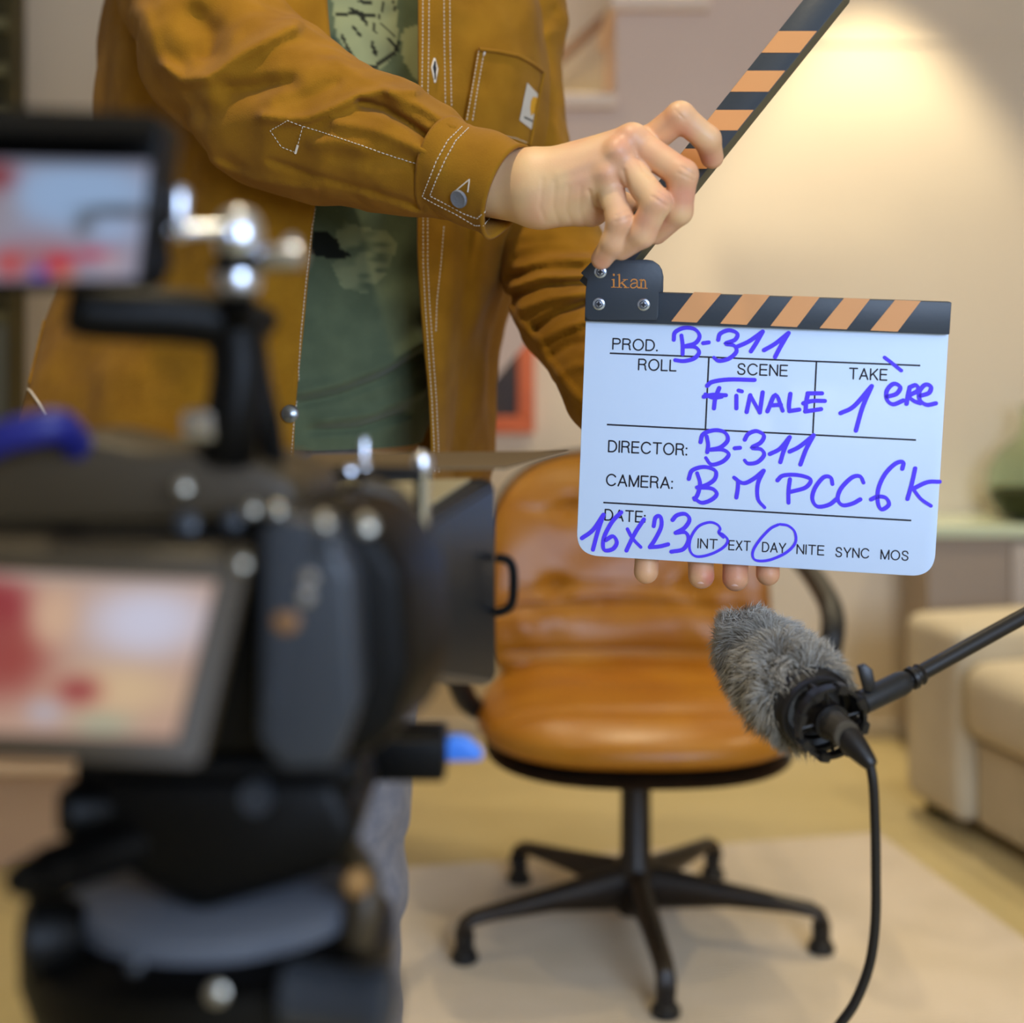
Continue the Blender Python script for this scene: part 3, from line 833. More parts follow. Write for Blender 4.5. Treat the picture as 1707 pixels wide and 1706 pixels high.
# handwriting in blue marker
HW = {
 'B-311 beside PROD': [[(492, 350), (497, 388), (497, 428)], [(460, 368), (466, 336), (505, 318), (548, 324), (568, 352), (550, 382), (503, 396)], [(503, 396), (548, 398), (566, 420), (545, 446), (502, 457), (466, 453)], [(583, 382), (606, 379)],
   [(646, 368), (655, 342), (692, 328), (726, 342), (716, 368), (676, 384), (712, 392), (722, 418), (690, 447), (648, 456), (628, 442)], [(722, 398), (775, 374), (832, 334)], [(832, 334), (806, 380), (783, 416)], [(838, 411), (885, 384), (940, 340)], [(940, 340), (906, 398), (884, 440)]],
 'FINALE': [[(600, 560), (622, 544), (690, 534), (798, 536)], [(586, 606), (625, 598), (678, 600)], [(592, 596), (622, 610), (660, 606)], [(650, 570), (634, 612), (628, 655)], [(722, 602), (722, 655)], [(731, 580), (745, 584)],
   [(765, 670), (780, 600)], [(780, 600), (802, 640), (820, 672)], [(820, 672), (832, 588)], [(852, 667), (886, 598), (916, 665)], [(868, 642), (908, 640)], [(948, 594), (942, 640), (944, 664)], [(944, 666), (985, 660)],
   [(1022, 592), (1014, 630), (1012, 668)], [(1020, 592), (1080, 592)], [(1002, 634), (1040, 624), (1092, 624)], [(1010, 668), (1076, 658)]],
 '1ere take number': [[(1342, 442), (1376, 468), (1412, 497)], [(1158, 675), (1214, 646), (1288, 562)], [(1288, 562), (1250, 650), (1222, 748)],
   [(1352, 606), (1392, 594), (1408, 566), (1380, 552), (1352, 580), (1352, 618), (1378, 638), (1420, 622)], [(1434, 636), (1440, 600), (1448, 566)], [(1448, 566), (1474, 558), (1482, 580), (1446, 602), (1462, 622), (1492, 634)],
   [(1492, 602), (1528, 590), (1536, 564), (1512, 556), (1488, 584), (1490, 620), (1518, 640), (1556, 634)]],
 'B-311 beside DIRECTOR': [[(598, 772), (604, 808), (600, 838)], [(572, 796), (584, 762), (632, 746), (674, 756), (686, 788), (655, 818), (612, 828)], [(612, 828), (664, 828), (690, 848), (664, 878), (618, 890), (594, 862)], [(715, 822), (737, 820)],
   [(757, 786), (772, 762), (806, 750), (837, 768), (824, 798), (786, 820), (824, 826), (838, 850), (810, 880), (772, 886), (756, 872)], [(862, 846), (904, 824), (945, 776)], [(945, 776), (922, 828), (906, 880)], [(945, 836), (988, 814), (1045, 768)], [(1045, 768), (1014, 826), (990, 890)]],
 'B M PCC 6K beside CAMERA': [[(558, 926), (570, 968), (562, 1010), (548, 1036)], [(523, 950), (538, 914), (588, 900), (634, 916), (632, 950), (600, 974), (558, 986)], [(558, 986), (618, 990), (640, 1012), (620, 1036), (578, 1050), (544, 1030)],
   [(712, 944), (728, 958), (728, 990), (722, 1028)], [(716, 948), (752, 968), (794, 950), (836, 916)], [(836, 916), (812, 970), (812, 1034), (840, 1070)], [(946, 952), (940, 1000), (940, 1050)], [(894, 956), (918, 936), (978, 934), (1032, 952), (1012, 986), (950, 1004)],
   [(1124, 972), (1116, 944), (1086, 944), (1050, 990), (1040, 1036), (1062, 1066), (1110, 1058), (1142, 1034)], [(1254, 966), (1240, 940), (1206, 944), (1160, 990), (1146, 1034), (1166, 1060), (1206, 1054), (1240, 1036)],
   [(1416, 908), (1420, 880), (1388, 886), (1344, 930), (1316, 992), (1314, 1050), (1330, 1078), (1360, 1058), (1348, 1030), (1314, 1024), (1286, 1036)], [(1470, 906), (1456, 970), (1438, 1034)], [(1572, 962), (1520, 964), (1460, 992)], [(1460, 990), (1494, 1034), (1536, 1063)]],
 'date 16 X 23': [[(76, 1198), (122, 1164), (166, 1100)], [(166, 1100), (142, 1172), (122, 1246)], [(240, 1090), (202, 1130), (168, 1196), (168, 1246), (204, 1244), (222, 1216), (206, 1190), (176, 1206)], [(266, 1160), (288, 1200), (322, 1236)], [(335, 1120), (296, 1180), (262, 1250)],
   [(376, 1148), (384, 1112), (404, 1108), (408, 1148), (384, 1200), (360, 1236)], [(360, 1236), (400, 1233), (436, 1224)], [(455, 1122), (474, 1102), (508, 1097), (526, 1120), (506, 1154), (468, 1176)], [(468, 1176), (508, 1174), (522, 1204), (500, 1244), (450, 1255)]],
 'circle around INT': [[(668, 1196), (648, 1176), (654, 1158), (640, 1140), (608, 1132), (562, 1150), (530, 1200), (528, 1250), (556, 1275), (612, 1266), (666, 1238), (686, 1208), (668, 1184), (650, 1176)]],
 'circle around DAY': [[(896, 1142), (862, 1160), (816, 1210), (790, 1258), (802, 1290), (858, 1290), (928, 1260), (968, 1218), (966, 1172), (938, 1146), (904, 1140)]],
}
lay = 0
for nm, strokes in HW.items():
    bm = bmesh.new()
    wpx = 4.6 if 'circle' in nm else (7.0 if 'FIN' in nm or '1ere' in nm else 6.8)
    for s_ in strokes:
        lay = (lay + 1) % 12
        ribbon(bm, [S(*c4(x, y)) for x, y in s_], wpx / 2 / 2030, -0.0003 - 0.00002 * lay, 0.00004, rs=lambda t: 0.82 + 0.28 * abs(t.x * 0.7 + t.z * 0.7))
    o = sl_obj('marker_writing', bm, m_marker, smooth=False, parent=board); o['label'] = 'blue marker writing, ' + nm

# ------------------------------------------------------------------ the person
m_skin = mat('skin', (226, 168, 136), 0.46, sub=0.12, attr='tone', bump=(900, 0.10, 'noise'))
m_nail = mat('fingernail', (222, 176, 154), 0.32)
m_jacket = mat('brown_duck_canvas', (150, 104, 20), 0.9, noise=(24, (136, 92, 13), 6), bump=(900, 0.3, 'noise'), sheen=0.05, spec=0.2)
m_shirt = mat('olive_tshirt', (92, 102, 76), 0.92, noise=(40, (84, 94, 70), 4), sheen=0.15, spec=0.2)
m_thread = mat('white_thread', (226, 214, 196), 0.8)
m_jeans = mat('grey_blue_jeans', (128, 126, 130), 0.9, noise=(60, (112, 112, 120), 5), sheen=0.1, spec=0.2)
m_patch = mat('label_cloth_grey', (196, 186, 170), 0.8)
m_patchlogo = mat('label_logo_ochre', (206, 148, 30), 0.8)
m_belt = mat('black_leather', (18, 16, 16), 0.4)
person = empty('person', (-0.17, 1.62, 0), 'person in a brown canvas jacket, olive T-shirt and grey-blue jeans holding the clapperboard', 'person')

# body: head, neck, trunk, legs and arms in one skin
def PW(t): return np.array(W(t[0], t[1], t[2]))
HAND_R = {  # (px, py, distance), radius
 'arm': [((640, 262, 1.30), .034), ((760, 288, 1.26), .031), ((872, 312, 1.232), .0262), ((925, 318, 1.225), .0262)],
}
HX = -0.262
def body_fn(P):
    cxx, cyy = -0.17, 1.64
    d = d_ell(P, (cxx - .02, cyy, 1.22), (0.15, 0.10, 0.26))
    d = smin(d, d_ell(P, (-0.255, cyy + .01, 0.93), (0.14, 0.095, 0.15)), 0.08)
    d = smin(d, d_cone(P, (cxx, cyy + .01, 1.42), (cxx, cyy - .01, 1.56), 0.058, 0.052), 0.05)
    d = smin(d, d_cone(P, (cxx - .12, cyy, 1.41), (cxx + .12, cyy, 1.41), 0.055, 0.055), 0.06)
    head = d_ell(P, (cxx, cyy - .035, 1.685), (0.076, 0.095, 0.118))
    head = smin(head, d_ell(P, (cxx, cyy - .07, 1.60), (0.045, 0.05, 0.05)), 0.03)          # jaw
    head = smin(head, d_cone(P, (cxx, cyy - .125, 1.70), (cxx, cyy - .148, 1.655), 0.008, 0.014), 0.012)   # nose
    head = smin(head, d_ell(P, (cxx, cyy - .118, 1.615), (0.024, 0.012, 0.009)), 0.008)      # lips
    for s in (-1, 1):
        head = smin(head, d_ell(P, (cxx + s * .078, cyy - .025, 1.672), (0.010, 0.019, 0.030)), 0.008)   # ears
        head = np.maximum(head, -(d_ell(P, (cxx + s * .031, cyy - .135, 1.695), (0.016, 0.012, 0.010)) ))
        head = smin(head, d_ell(P, (cxx + s * .031, cyy - .112, 1.694), (0.0125, 0.0125, 0.0125)), 0.003)
    d = smin(d, head, 0.03)
    # legs
    for s in (-1, 1):
        hip = (HX + s * .075, cyy + .01, 0.90); knee = (HX - .03 + s * .092, cyy - .01, 0.49); ank = (HX - .03 + s * .105, cyy + .03, 0.09)
        d = smin(d, d_cone(P, hip, knee, 0.078, 0.052), 0.04); d = smin(d, d_cone(P, knee, ank, 0.052, 0.036), 0.02)
        d = smin(d, d_cone(P, (ank[0], ank[1], .06), (ank[0] + s * .02, ank[1] - .13, .035), 0.03, 0.024), 0.03)
    # arms
    a = [PW(x) for x in ((330, -120, 1.58), (395, 120, 1.44), (640, 262, 1.30), (800, 300, 1.25))]
    d = smin(d, d_cone(P, a[0], a[1], .05, .04), .03); d = smin(d, d_cone(P, a[1], a[2], .04, .034), .02); d = smin(d, d_cone(P, a[2], a[3], .034, .029), .02)
    b = [PW(x) for x in ((850, -150, 1.64), (852, 60, 1.615), (872, 260, 1.585), (924, 440, 1.545), (1030, 640, 1.42), (1085, 735, 1.36), (1115, 775, 1.345))]
    for (p_, q_), r1, r2 in zip(zip(b[:-1], b[1:]), (.042, .034, .030, .033, .030, .027), (.034, .030, .033, .030, .027, .026)): d = smin(d, d_cone(P, p_, q_, r1, r2), .015)
    return d
V1, Q1 = surface(body_fn, (-0.54, 1.18, 0.01), (0.22, 1.82, 1.84), 0.0085)

# right hand: dorsal side to the viewer, fingers closed over the upper stick
MCP = {'i': (1078, 240, 1.212), 'm': (1054, 234, 1.196), 'r': (1030, 258, 1.192), 'l': (1012, 296, 1.196)}
FING = {
 'i': [((1078, 240, 1.212), .0124), ((1134, 194, 1.190), .0116), ((1179, 232, 1.196), .0108), ((1187, 262, 1.209), .0094)],
 'm': [((1054, 234, 1.196), .0126), ((1138, 291, 1.176), .0120), ((1131, 352, 1.186), .0112), ((1094, 388, 1.205), .0096)],
 'r': [((1030, 258, 1.192), .0122), ((1094, 338, 1.172), .0118), ((1070, 390, 1.182), .0110), ((1036, 415, 1.196), .0092)],
 'l': [((1012, 296, 1.196), .0118), ((1034, 368, 1.184), .0108), ((1023, 404, 1.191), .0100), ((1003, 432, 1.203), .0086)],
}
KN = [PW((1056, 226, 1.18)), PW((1032, 247, 1.178)), PW((1014, 286, 1.182)), PW((1134, 190, 1.175)), PW((1146, 290, 1.16)), PW((1104, 336, 1.155)), PW((1042, 370, 1.165)), PW((1190, 250, 1.19)), PW((1000, 436, 1.19))]
def hand_r(P):
    Q = px_of(P)
    w0, w1 = PW((800, 300, 1.25)), PW((880, 312, 1.232))
    off = np.array([0.0, 0.0, 0.008])
    d = smin(d_cone(P, PW((700, 276, 1.285)) + off, w1 + off, .026, .0225), d_cone(P, PW((700, 276, 1.285)) - off, w1 - off, .026, .0225), .012)
    meta = {'i': ((905, 292, 1.222), .020, .0135), 'm': ((905, 300, 1.218), .020, .0135), 'r': ((905, 318, 1.216), .020, .0130), 'l': ((905, 334, 1.220), .019, .0125)}
    palm = None
    for k_, (p, r1, r2) in meta.items():
        c_ = d_cone(P, PW(p), PW(MCP[k_]), r1, r2)
        palm = c_ if palm is None else smin(palm, c_, .010)
    palm = smin(palm, d_cone(P, PW((915, 338, 1.228)), PW((985, 345, 1.222)), .0195, .0165), .012)   # heel of the hand
    palm = smin(palm, d_cone(P, PW((985, 300, 1.225)), PW((1045, 280, 1.222)), .0150, .0130), .012)   # palm depth
    d = smin(d, palm, .016)
    # extensor tendons, faint ridges
    for k_, f in FING.items():
        ch_ = None
        for (a, ra), (b, rb) in zip(f[:-1], f[1:]):
            c_ = d_cone(P, PW(a), PW(b), ra, rb)
            # phalanges narrow a little between joints
            ch_ = c_ if ch_ is None else smin(ch_, c_, .0035)
        a, b = PW(f[1][0]), PW(f[0][0])
        # web: blend strongly at the knuckle only
        wgt = np.clip(np.linalg.norm(P - b, axis=1) / 0.022, 0, 1)
        kk = 0.010 * (1 - wgt) + 0.0016
        h = np.clip(0.5 + 0.5 * (ch_ - d) / kk, 0, 1); d = ch_ + (d - ch_) * h - kk * h * (1 - h)
    for c_, r_ in ((PW((1054, 230, 1.1875)), .0095), (PW((1030, 252, 1.183)), .0095), (PW((1013, 288, 1.187)), .0090)):
        d = smin(d, np.linalg.norm(P - c_, axis=1) - r_, .007)
    # thumb, behind the stick
    th = smin(d_cone(P, PW((930, 320, 1.245)), PW((1010, 335, 1.262)), .019, .0145), d_cone(P, PW((1010, 335, 1.262)), PW((1068, 356, 1.276)), .0140, .0118), .006)
    th = smin(th, d_cone(P, PW((1068, 356, 1.276)), PW((1108, 372, 1.274)), .0118, .0100), .004)
    d = smin(d, th, .006)
    # skin folds
    front = P[:, 1] < 1.235
    for ln, wpx, amp in [([(905, 300), (900, 345), (908, 368)], 4, .0004), ([(925, 305), (922, 345), (932, 372)], 4, .0004), ([(948, 312), (944, 350), (955, 376)], 4, .0004), ([(968, 312), (966, 350), (975, 378)], 4, .0004),
                         ([(1088, 328), (1112, 344)], 1.8, .0011), ([(1096, 320), (1116, 334)], 1.6, .0007), ([(1136, 278), (1158, 292)], 1.8, .0010), ([(1130, 288), (1154, 300)], 1.6, .0007), ([(1026, 370), (1050, 362)], 1.8, .0009), ([(1028, 360), (1048, 352)], 1.6, .0006), ([(1126, 184), (1142, 200)], 1.6, .0006), ([(982, 318), (990, 344), (1004, 352)], 3, .0016), ([(1060, 262), (1072, 285), (1086, 296)], 3.5, .0012), ([(1040, 285), (1046, 310), (1046, 335)], 4, .0014)]:
        dd = polyline_dist(Q, ln); d = d + np.where(front, amp * np.exp(-(dd / wpx) ** 2), 0)
    for ln, wpx, amp in [([(930, 290), (985, 270), (1028, 252)], 8, .0005), ([(935, 308), (980, 298), (1010, 290)], 8, .0004)]:
        dd = polyline_dist(Q, ln); d = d - np.where(front, amp * np.exp(-(dd / wpx) ** 2), 0)
    return d
lo_ = np.min([PW((690, 300, 1.24)), PW((900, 440, 1.2)), PW((900, 160, 1.2)), PW((1200, 300, 1.15))], 0) - 0.035
hi_ = np.max([PW((690, 300, 1.29)), PW((900, 440, 1.2)), PW((900, 170, 1.2)), PW((1200, 300, 1.28))], 0) + 0.03
V2, Q2 = surface(hand_r, lo_, hi_, 0.0014)

# left hand: palm behind the board, fingertips showing under its lower edge
def behind(px, py, off):
    p = SLM @ S(px, py, off + 0.004); return (px, py, p.y)
def LJ(px, py, off, r): return (behind(px, py, off), r)
LF = {
 'i': [LJ(1110, 800, .045, .0120), LJ(1085, 868, .034, .0108), LJ(1079, 920, .017, .0102), LJ(1077, 953, .0105, .0105)],
 'm': [LJ(1160, 815, .045, .0122), LJ(1166, 885, .033, .0114), LJ(1168, 928, .018, .0108), LJ(1169, 960, .0112, .0112)],
 'r': [LJ(1200, 815, .045, .0120), LJ(1222, 885, .033, .0112), LJ(1226, 931, .018, .0106), LJ(1226, 964, .0112, .0112)],
 'l': [LJ(1235, 805, .045, .0110), LJ(1272, 875, .032, .0102), LJ(1280, 928, .017, .0096), LJ(1280, 957, .0102, .0100)],
}
def hand_l(P):
    wr_ = PW((1085, 735, 1.36)); kk_ = PW(behind(1125, 770, .062))
    d = smin(d_cone(P, PW((1050, 675, 1.40)), wr_, .027, .027), d_cone(P, wr_, kk_, .027, .024), .01)
    for k_, f in LF.items():
        d = smin(d, d_cone(P, kk_, PW(f[0][0]), .020, .0135), .010)
    for k_, f in LF.items():
        ch_ = None
        for (a, ra), (b, rb) in zip(f[:-1], f[1:]):
            c_ = d_cone(P, PW(a), PW(b), ra, rb); ch_ = c_ if ch_ is None else smin(ch_, c_, .0035)
        kk = .002 + .008 * np.clip(1 - np.linalg.norm(P - PW(f[0][0]), axis=1) / .02, 0, 1)
        h = np.clip(0.5 + 0.5 * (ch_ - d) / kk, 0, 1); d = ch_ + (d - ch_) * h - kk * h * (1 - h)
    t0, t1, t2 = PW(behind(1130, 760, .05)), PW(behind(1205, 735, .028)), PW(behind(1262, 712, .012))
    th = smin(d_cone(P, t0, t1, .017, .013), d_cone(P, t1, t2, .013, .0108), .005)
    return smin(d, th, .008)
V3, Q3 = surface(hand_l, (0.07, 1.235, 0.83), (0.27, 1.46, 1.05), 0.0016)
V = np.concatenate([V1, V2, V3]); Q = np.concatenate([Q1, Q2 + len(V1), Q3 + len(V1) + len(V2)])
body = mesh_np('body', V, Q, m_skin, person)
base = np.array(lin((226, 172, 136))[:3]); red = np.array(lin((206, 122, 100))[:3]); pale = np.array(lin((230, 192, 140))[:3])
for c_ in [PW((x, y, 1.26)) for x, y in ((1077, 962), (1169, 968), (1226, 972), (1280, 965))]: pass
kn = KN + [PW((x, y, 1.24)) for x, y in ((1077, 952), (1169, 957), (1226, 960), (1280, 955))]
f = np.zeros(len(V))
for c_ in kn: f = np.maximum(f, np.exp(-(np.linalg.norm(V - c_, axis=1) / 0.013) ** 2))
mott = np.clip(0.5 + 0.9 * vnoise(V, 90, 3), 0, 1)
fing = np.clip((px_of(V)[:, 0] - 1000) / 150, 0, 1) * 0.25 * (V[:, 1] < 1.25)
tips_ = np.exp(-(np.abs(V[:, 2] - (EYE - (965 - HY) / FPX * 1.265)) / .012) ** 2) * (V[:, 1] > 1.24) * (V[:, 1] < 1.30) * (V[:, 0] > .1) * (V[:, 0] < .26)
f = np.clip(f * 0.40 + 0.18 * mott + fing + tips_ * .8, 0, 1)[:, None]
colr = base * (1 - f) + red * f
g = np.clip(0.35 + 0.5 * vnoise(V, 60, 9) + 0.3 * np.clip((1030 - px_of(V)[:, 0]) / 90, 0, 1), 0, .8)[:, None]; colr = colr * (1 - g) + pale * g  # random yellow mottling, plus warm overhead light painted on the hand's back
paint(body, 'tone', np.concatenate([colr, np.ones((len(V), 1))], 1))
# fingernails
def nail(c, tip, out_, w, l, name='fingernail'):
    c = Vector(c); tip = (Vector(tip)).normalized(); out_ = Vector(out_); out_ = (out_ - tip * out_.dot(tip)).normalized(); sd_ = tip.cross(out_)
    bm = bmesh.new(); vs = []; fs = []; N = 10
    for i in range(N + 1):
        for j in range(N + 1):
            u = i / N * 2 - 1; v = j / N * 2 - 1; a, b = sqd(u, v)
            vs.append(c + tip * (b * l) + sd_ * (w * math.sin(a * 1.15)) + out_ * (w * (math.cos(a * 1.15) - 0.75) - 0.0006 * b * b))
    for i in range(N):
        for j in range(N): q = i * (N + 1) + j; fs.append((q, q + 1, q + N + 2, q + N + 1))
    m_ = len(vs); vs += [v - out_ * 0.0006 for v in vs]
    fs += [tuple(k_ + m_ for k_ in reversed(f_)) for f_ in fs]
    add_verts_faces(bm, vs, fs); bm_obj(name, bm, m_nail, person)
dirn = W(1190, 274, 1.205) - W(1183, 236, 1.196)
nail(W(1186, 256, 1.2062) + Vector((0.60, -0.80, 0.0)) * 0.0072, dirn, (0.60, -0.80, 0.0), 0.0054, 0.0066)
for x, y in ((1169, 966), (1226, 970)):
    nail(W(x, y, (SLM @ S(x, y, 0.004)).y + 0.0020), (0, -0.25, -1), (0, -1, 0.25), 0.0046, 0.0038)

# ---- jacket trunk: open-fronted shell, rows from hem to shoulders
def ring(py, pts): return py, pts
ROWS = [
 (-130, [(548, 1.45), (470, 1.45), (380, 1.50), (290, 1.58), (300, 1.74), (590, 1.79), (850, 1.72), (885, 1.60), (830, 1.52), (760, 1.45), (697, 1.43)]),
 (0,    [(545, 1.43), (450, 1.42), (330, 1.47), (180, 1.60), (230, 1.76), (590, 1.80), (900, 1.75), (912, 1.62), (855, 1.50), (775, 1.44), (697, 1.42)]),
 (150,  [(556, 1.42), (440, 1.42), (310, 1.47), (158, 1.60), (220, 1.77), (600, 1.80), (900, 1.76), (925, 1.62), (870, 1.50), (780, 1.44), (698, 1.42)]),
 (300,  [(530, 1.42), (410, 1.42), (290, 1.47), (165, 1.60), (220, 1.77), (600, 1.80), (890, 1.76), (915, 1.62), (870, 1.51), (780, 1.45), (697, 1.43)]),
 (430,  [(517, 1.42), (400, 1.42), (270, 1.47), (118, 1.61), (200, 1.77), (600, 1.80), (850, 1.76), (868, 1.62), (835, 1.52), (775, 1.46), (697, 1.43)]),
 (560,  [(505, 1.41), (390, 1.41), (230, 1.46), (70, 1.60), (180, 1.77), (600, 1.80), (815, 1.76), (824, 1.62), (800, 1.53), (760, 1.47), (706, 1.44)]),
 (680,  [(493, 1.41), (380, 1.41), (210, 1.45), (36, 1.58), (160, 1.77), (600, 1.80), (800, 1.76), (812, 1.62), (792, 1.54), (758, 1.48), (717, 1.44)]),
 (845,  [(486, 1.41), (370, 1.41), (200, 1.45), (40, 1.57), (160, 1.77), (600, 1.80), (790, 1.76), (805, 1.62), (785, 1.54), (755, 1.48), (722, 1.44)]),
]
def loft_rows(ROWS, nrow, ncol):
    cols = []
    for py, pts in ROWS:
        cols.append(np.array(catmull([tuple(PW((x, py, y))) for x, y in pts], ncol)))
    cols = np.array(cols); out = []
    C_ = [cols[:, j] for j in range(cols.shape[1])]
    res = np.array([catmull([tuple(p) for p in c_], nrow) for c_ in C_])
    return res.transpose(1, 0, 2)
G = loft_rows(ROWS, 12, 14)
def gridnorm(G):
    du = np.gradient(G, axis=1); dv = np.gradient(G, axis=0); n_ = np.cross(du, dv); return n_ / (np.linalg.norm(n_, axis=2, keepdims=True) + 1e-9)
Nn = gridnorm(G); flat = G.reshape(-1, 3)
w_ = 0.010 * vnoise(flat * np.array([1, 1, .45]), 9, 1) + 0.006 * vnoise(flat * np.array([1, 1, .6]), 22, 2) + 0.0012 * vnoise(flat, 60, 5)
w_ = w_.reshape(G.shape[:2]); edge = np.ones(G.shape[1]); 
for i in range(6): edge[i] *= i / 6; edge[-1 - i] *= i / 6
qx = px_of(flat)
g_ = -0.010 * np.exp(-(polyline_dist(qx, [(790, 330), (776, 470), (765, 640), (768, 800)]) / 16) ** 2) + 0.006 * np.exp(-(polyline_dist(qx, [(815, 330), (800, 520), (790, 760)]) / 14) ** 2)
g_ = g_ * (flat[:, 1] < 1.6)
w_ = w_ * edge[None, :] 
G = G + Nn * w_[..., None]
G = G + np.array([0, -1, 0]) * g_.reshape(G.shape[:2])[..., None]
jacket = grid_mesh('jacket', G, m_jacket, person, thick=0.0028)
jacket['label'] = 'open brown canvas jacket with white stitching'

# ---- sleeves
RS = [((300, -170, 1.60), .088), ((325, -20, 1.515), .074), ((368, 88, 1.440), .073), ((462, 176, 1.385), .0745), ((535, 212, 1.352), .067), ((625, 238, 1.318), .0565), ((690, 262, 1.290), .0465), ((752, 283, 1.268), .0405)]
FOLD_R = [  # traced ridges (+) and hollows (-): points, half width px, metres
 ([(275, 110), (305, 132), (345, 128), (390, 98), (451, 63), (490, 44)], 13, .0085), ([(330, 30), (350, 55), (352, 90)], 26, -.011), ([(300, 180), (350, 190), (420, 160)], 22, -.004),
 ([(385, 150), (430, 146), (482, 140)], 17, -.009), ([(438, 194), (478, 200), (515, 197), (556, 180), (597, 160), (640, 150), (690, 152)], 10, .008), ([(470, 170), (520, 160), (560, 140)], 12, -.004),
 ([(600, 172), (640, 182), (678, 204), (712, 228), (742, 240)], 8, -.010), ([(560, 205), (620, 215), (680, 240), (725, 262)], 10, .004), ([(650, 160), (700, 175), (745, 205), (775, 222)], 9, .005),
 ([(620, 270), (650, 262), (690, 270)], 12, -.004), ([(450, 268), (520, 292), (620, 318), (700, 345)], 6, -.003), ([(270, 200), (330, 262), (420, 300), (520, 316)], 9, .003),
 ([(560, 100), (600, 128), (650, 146)], 8, .002), ([(240, 20), (262, 90), (300, 170)], 14, .004), ([(520, 240), (560, 236), (600, 246)], 10, .003), ([(560, 262), (600, 268)], 12, -.003)]
def sleeve_r(P):
    d = None
    for (a, ra), (b, rb) in zip(RS[:-1], RS[1:]):
        c_ = d_cone(P, PW(a), PW(b), ra, rb); d = c_ if d is None else smin(d, c_, .02)
    Q = px_of(P); vis = P[:, 1] < 1.50
    for ln, w, amp in FOLD_R: d = d - np.where(vis, 1.15 * amp * np.exp(-(polyline_dist(Q, ln) / w) ** 2), 0)
    d = d - 0.0030 * vnoise(P, 26, 4) - 0.0016 * vnoise(P, 55, 6)
    inner = None
    for (a, ra), (b, rb) in zip(RS[:-1], RS[1:]):
        c_ = d_cone(P, PW(a), PW(b), ra - .024, rb - .020 if rb > .042 else rb - .008); inner = c_ if inner is None else smin(inner, c_, .02)
    e = PW((772, 290, 1.262)); nrm = e - PW((700, 268, 1.286)); nrm = nrm / np.linalg.norm(nrm)
    return np.maximum(np.maximum(d, -inner), (P - e) @ nrm)
Vs, Qs = surface(sleeve_r, (-0.50, 1.18, 1.06), (0.0, 1.72, 1.58), 0.0036)
sl_r = mesh_np('sleeve', Vs, Qs, m_jacket, jacket)
LS = [((850, -170, 1.64), .080), ((852, 60, 1.615), .054), ((872, 260, 1.585), .047), ((922, 438, 1.545), .054), ((965, 520, 1.50), .058), ((1030, 640, 1.42), .050), ((1085, 735, 1.350), .041)]
FOLD_L = [([(858, 431), (908, 416), (984, 419)], 6, -.007), ([(862, 446), (920, 430), (985, 432)], 6, .005), ([(848, 463), (893, 449), (966, 446)], 6, -.007), ([(852, 479), (905, 462), (972, 462)], 6, .006),
 ([(849, 496), (908, 476), (975, 470)], 6, -.006), ([(868, 515), (915, 498), (975, 490)], 8, .006), ([(893, 548), (935, 520), (975, 505)], 7, -.009), ([(905, 565), (945, 545), (978, 535)], 8, .006), ([(918, 595), (950, 575), (978, 570)], 7, -.005),
 ([(845, 398), (900, 388), (950, 392)], 9, .004), ([(868, 405), (930, 400)], 6, -.004), ([(905, 40), (918, 20)], 12, -.010), ([(900, 60), (925, 52)], 9, .006), ([(930, 625), (960, 610), (985, 610)], 8, .004)]
SEAM_L = [(838, 505), (862, 535), (893, 566), (912, 600), (940, 636), (972, 672)]
def sleeve_l(P):
    d = None
    for (a, ra), (b, rb) in zip(LS[:-1], LS[1:]):
        c_ = d_cone(P, PW(a), PW(b), ra, rb); d = c_ if d is None else smin(d, c_, .02)
    Q = px_of(P); vis = (P[:, 1] < 1.60)
    rn_ = 0.60 + 0.75 * vnoise(P, 20, 77)
    for ln, w, amp in FOLD_L: d = d - np.where(vis, rn_ * amp * np.exp(-(polyline_dist(Q, ln) / w) ** 2), 0)
    d = d - np.where(P[:, 1] < 1.56, 0.0035 * np.exp(-(polyline_dist(Q, SEAM_L) / 8) ** 4), 0)
    d = d - 0.003 * vnoise(P, 24, 14) - 0.0016 * vnoise(P, 55, 16)
    inner = None
    for (a, ra), (b, rb) in zip(LS[:-1], LS[1:]):
        c_ = d_cone(P, PW(a), PW(b), ra - .024, rb - .020 if rb > .042 else rb - .007); inner = c_ if inner is None else smin(inner, c_, .02)
    e = PW((1083, 732, 1.352)); nrm = e - PW((1030, 640, 1.42)); nrm = nrm / np.linalg.norm(nrm)
    return np.maximum(np.maximum(d, -inner), (P - e) @ nrm)
Vs, Qs = surface(sleeve_l, (-0.12, 1.27, 0.88), (0.20, 1.74, 1.60), 0.0038)
sl_l = mesh_np('sleeve', Vs, Qs, m_jacket, jacket)

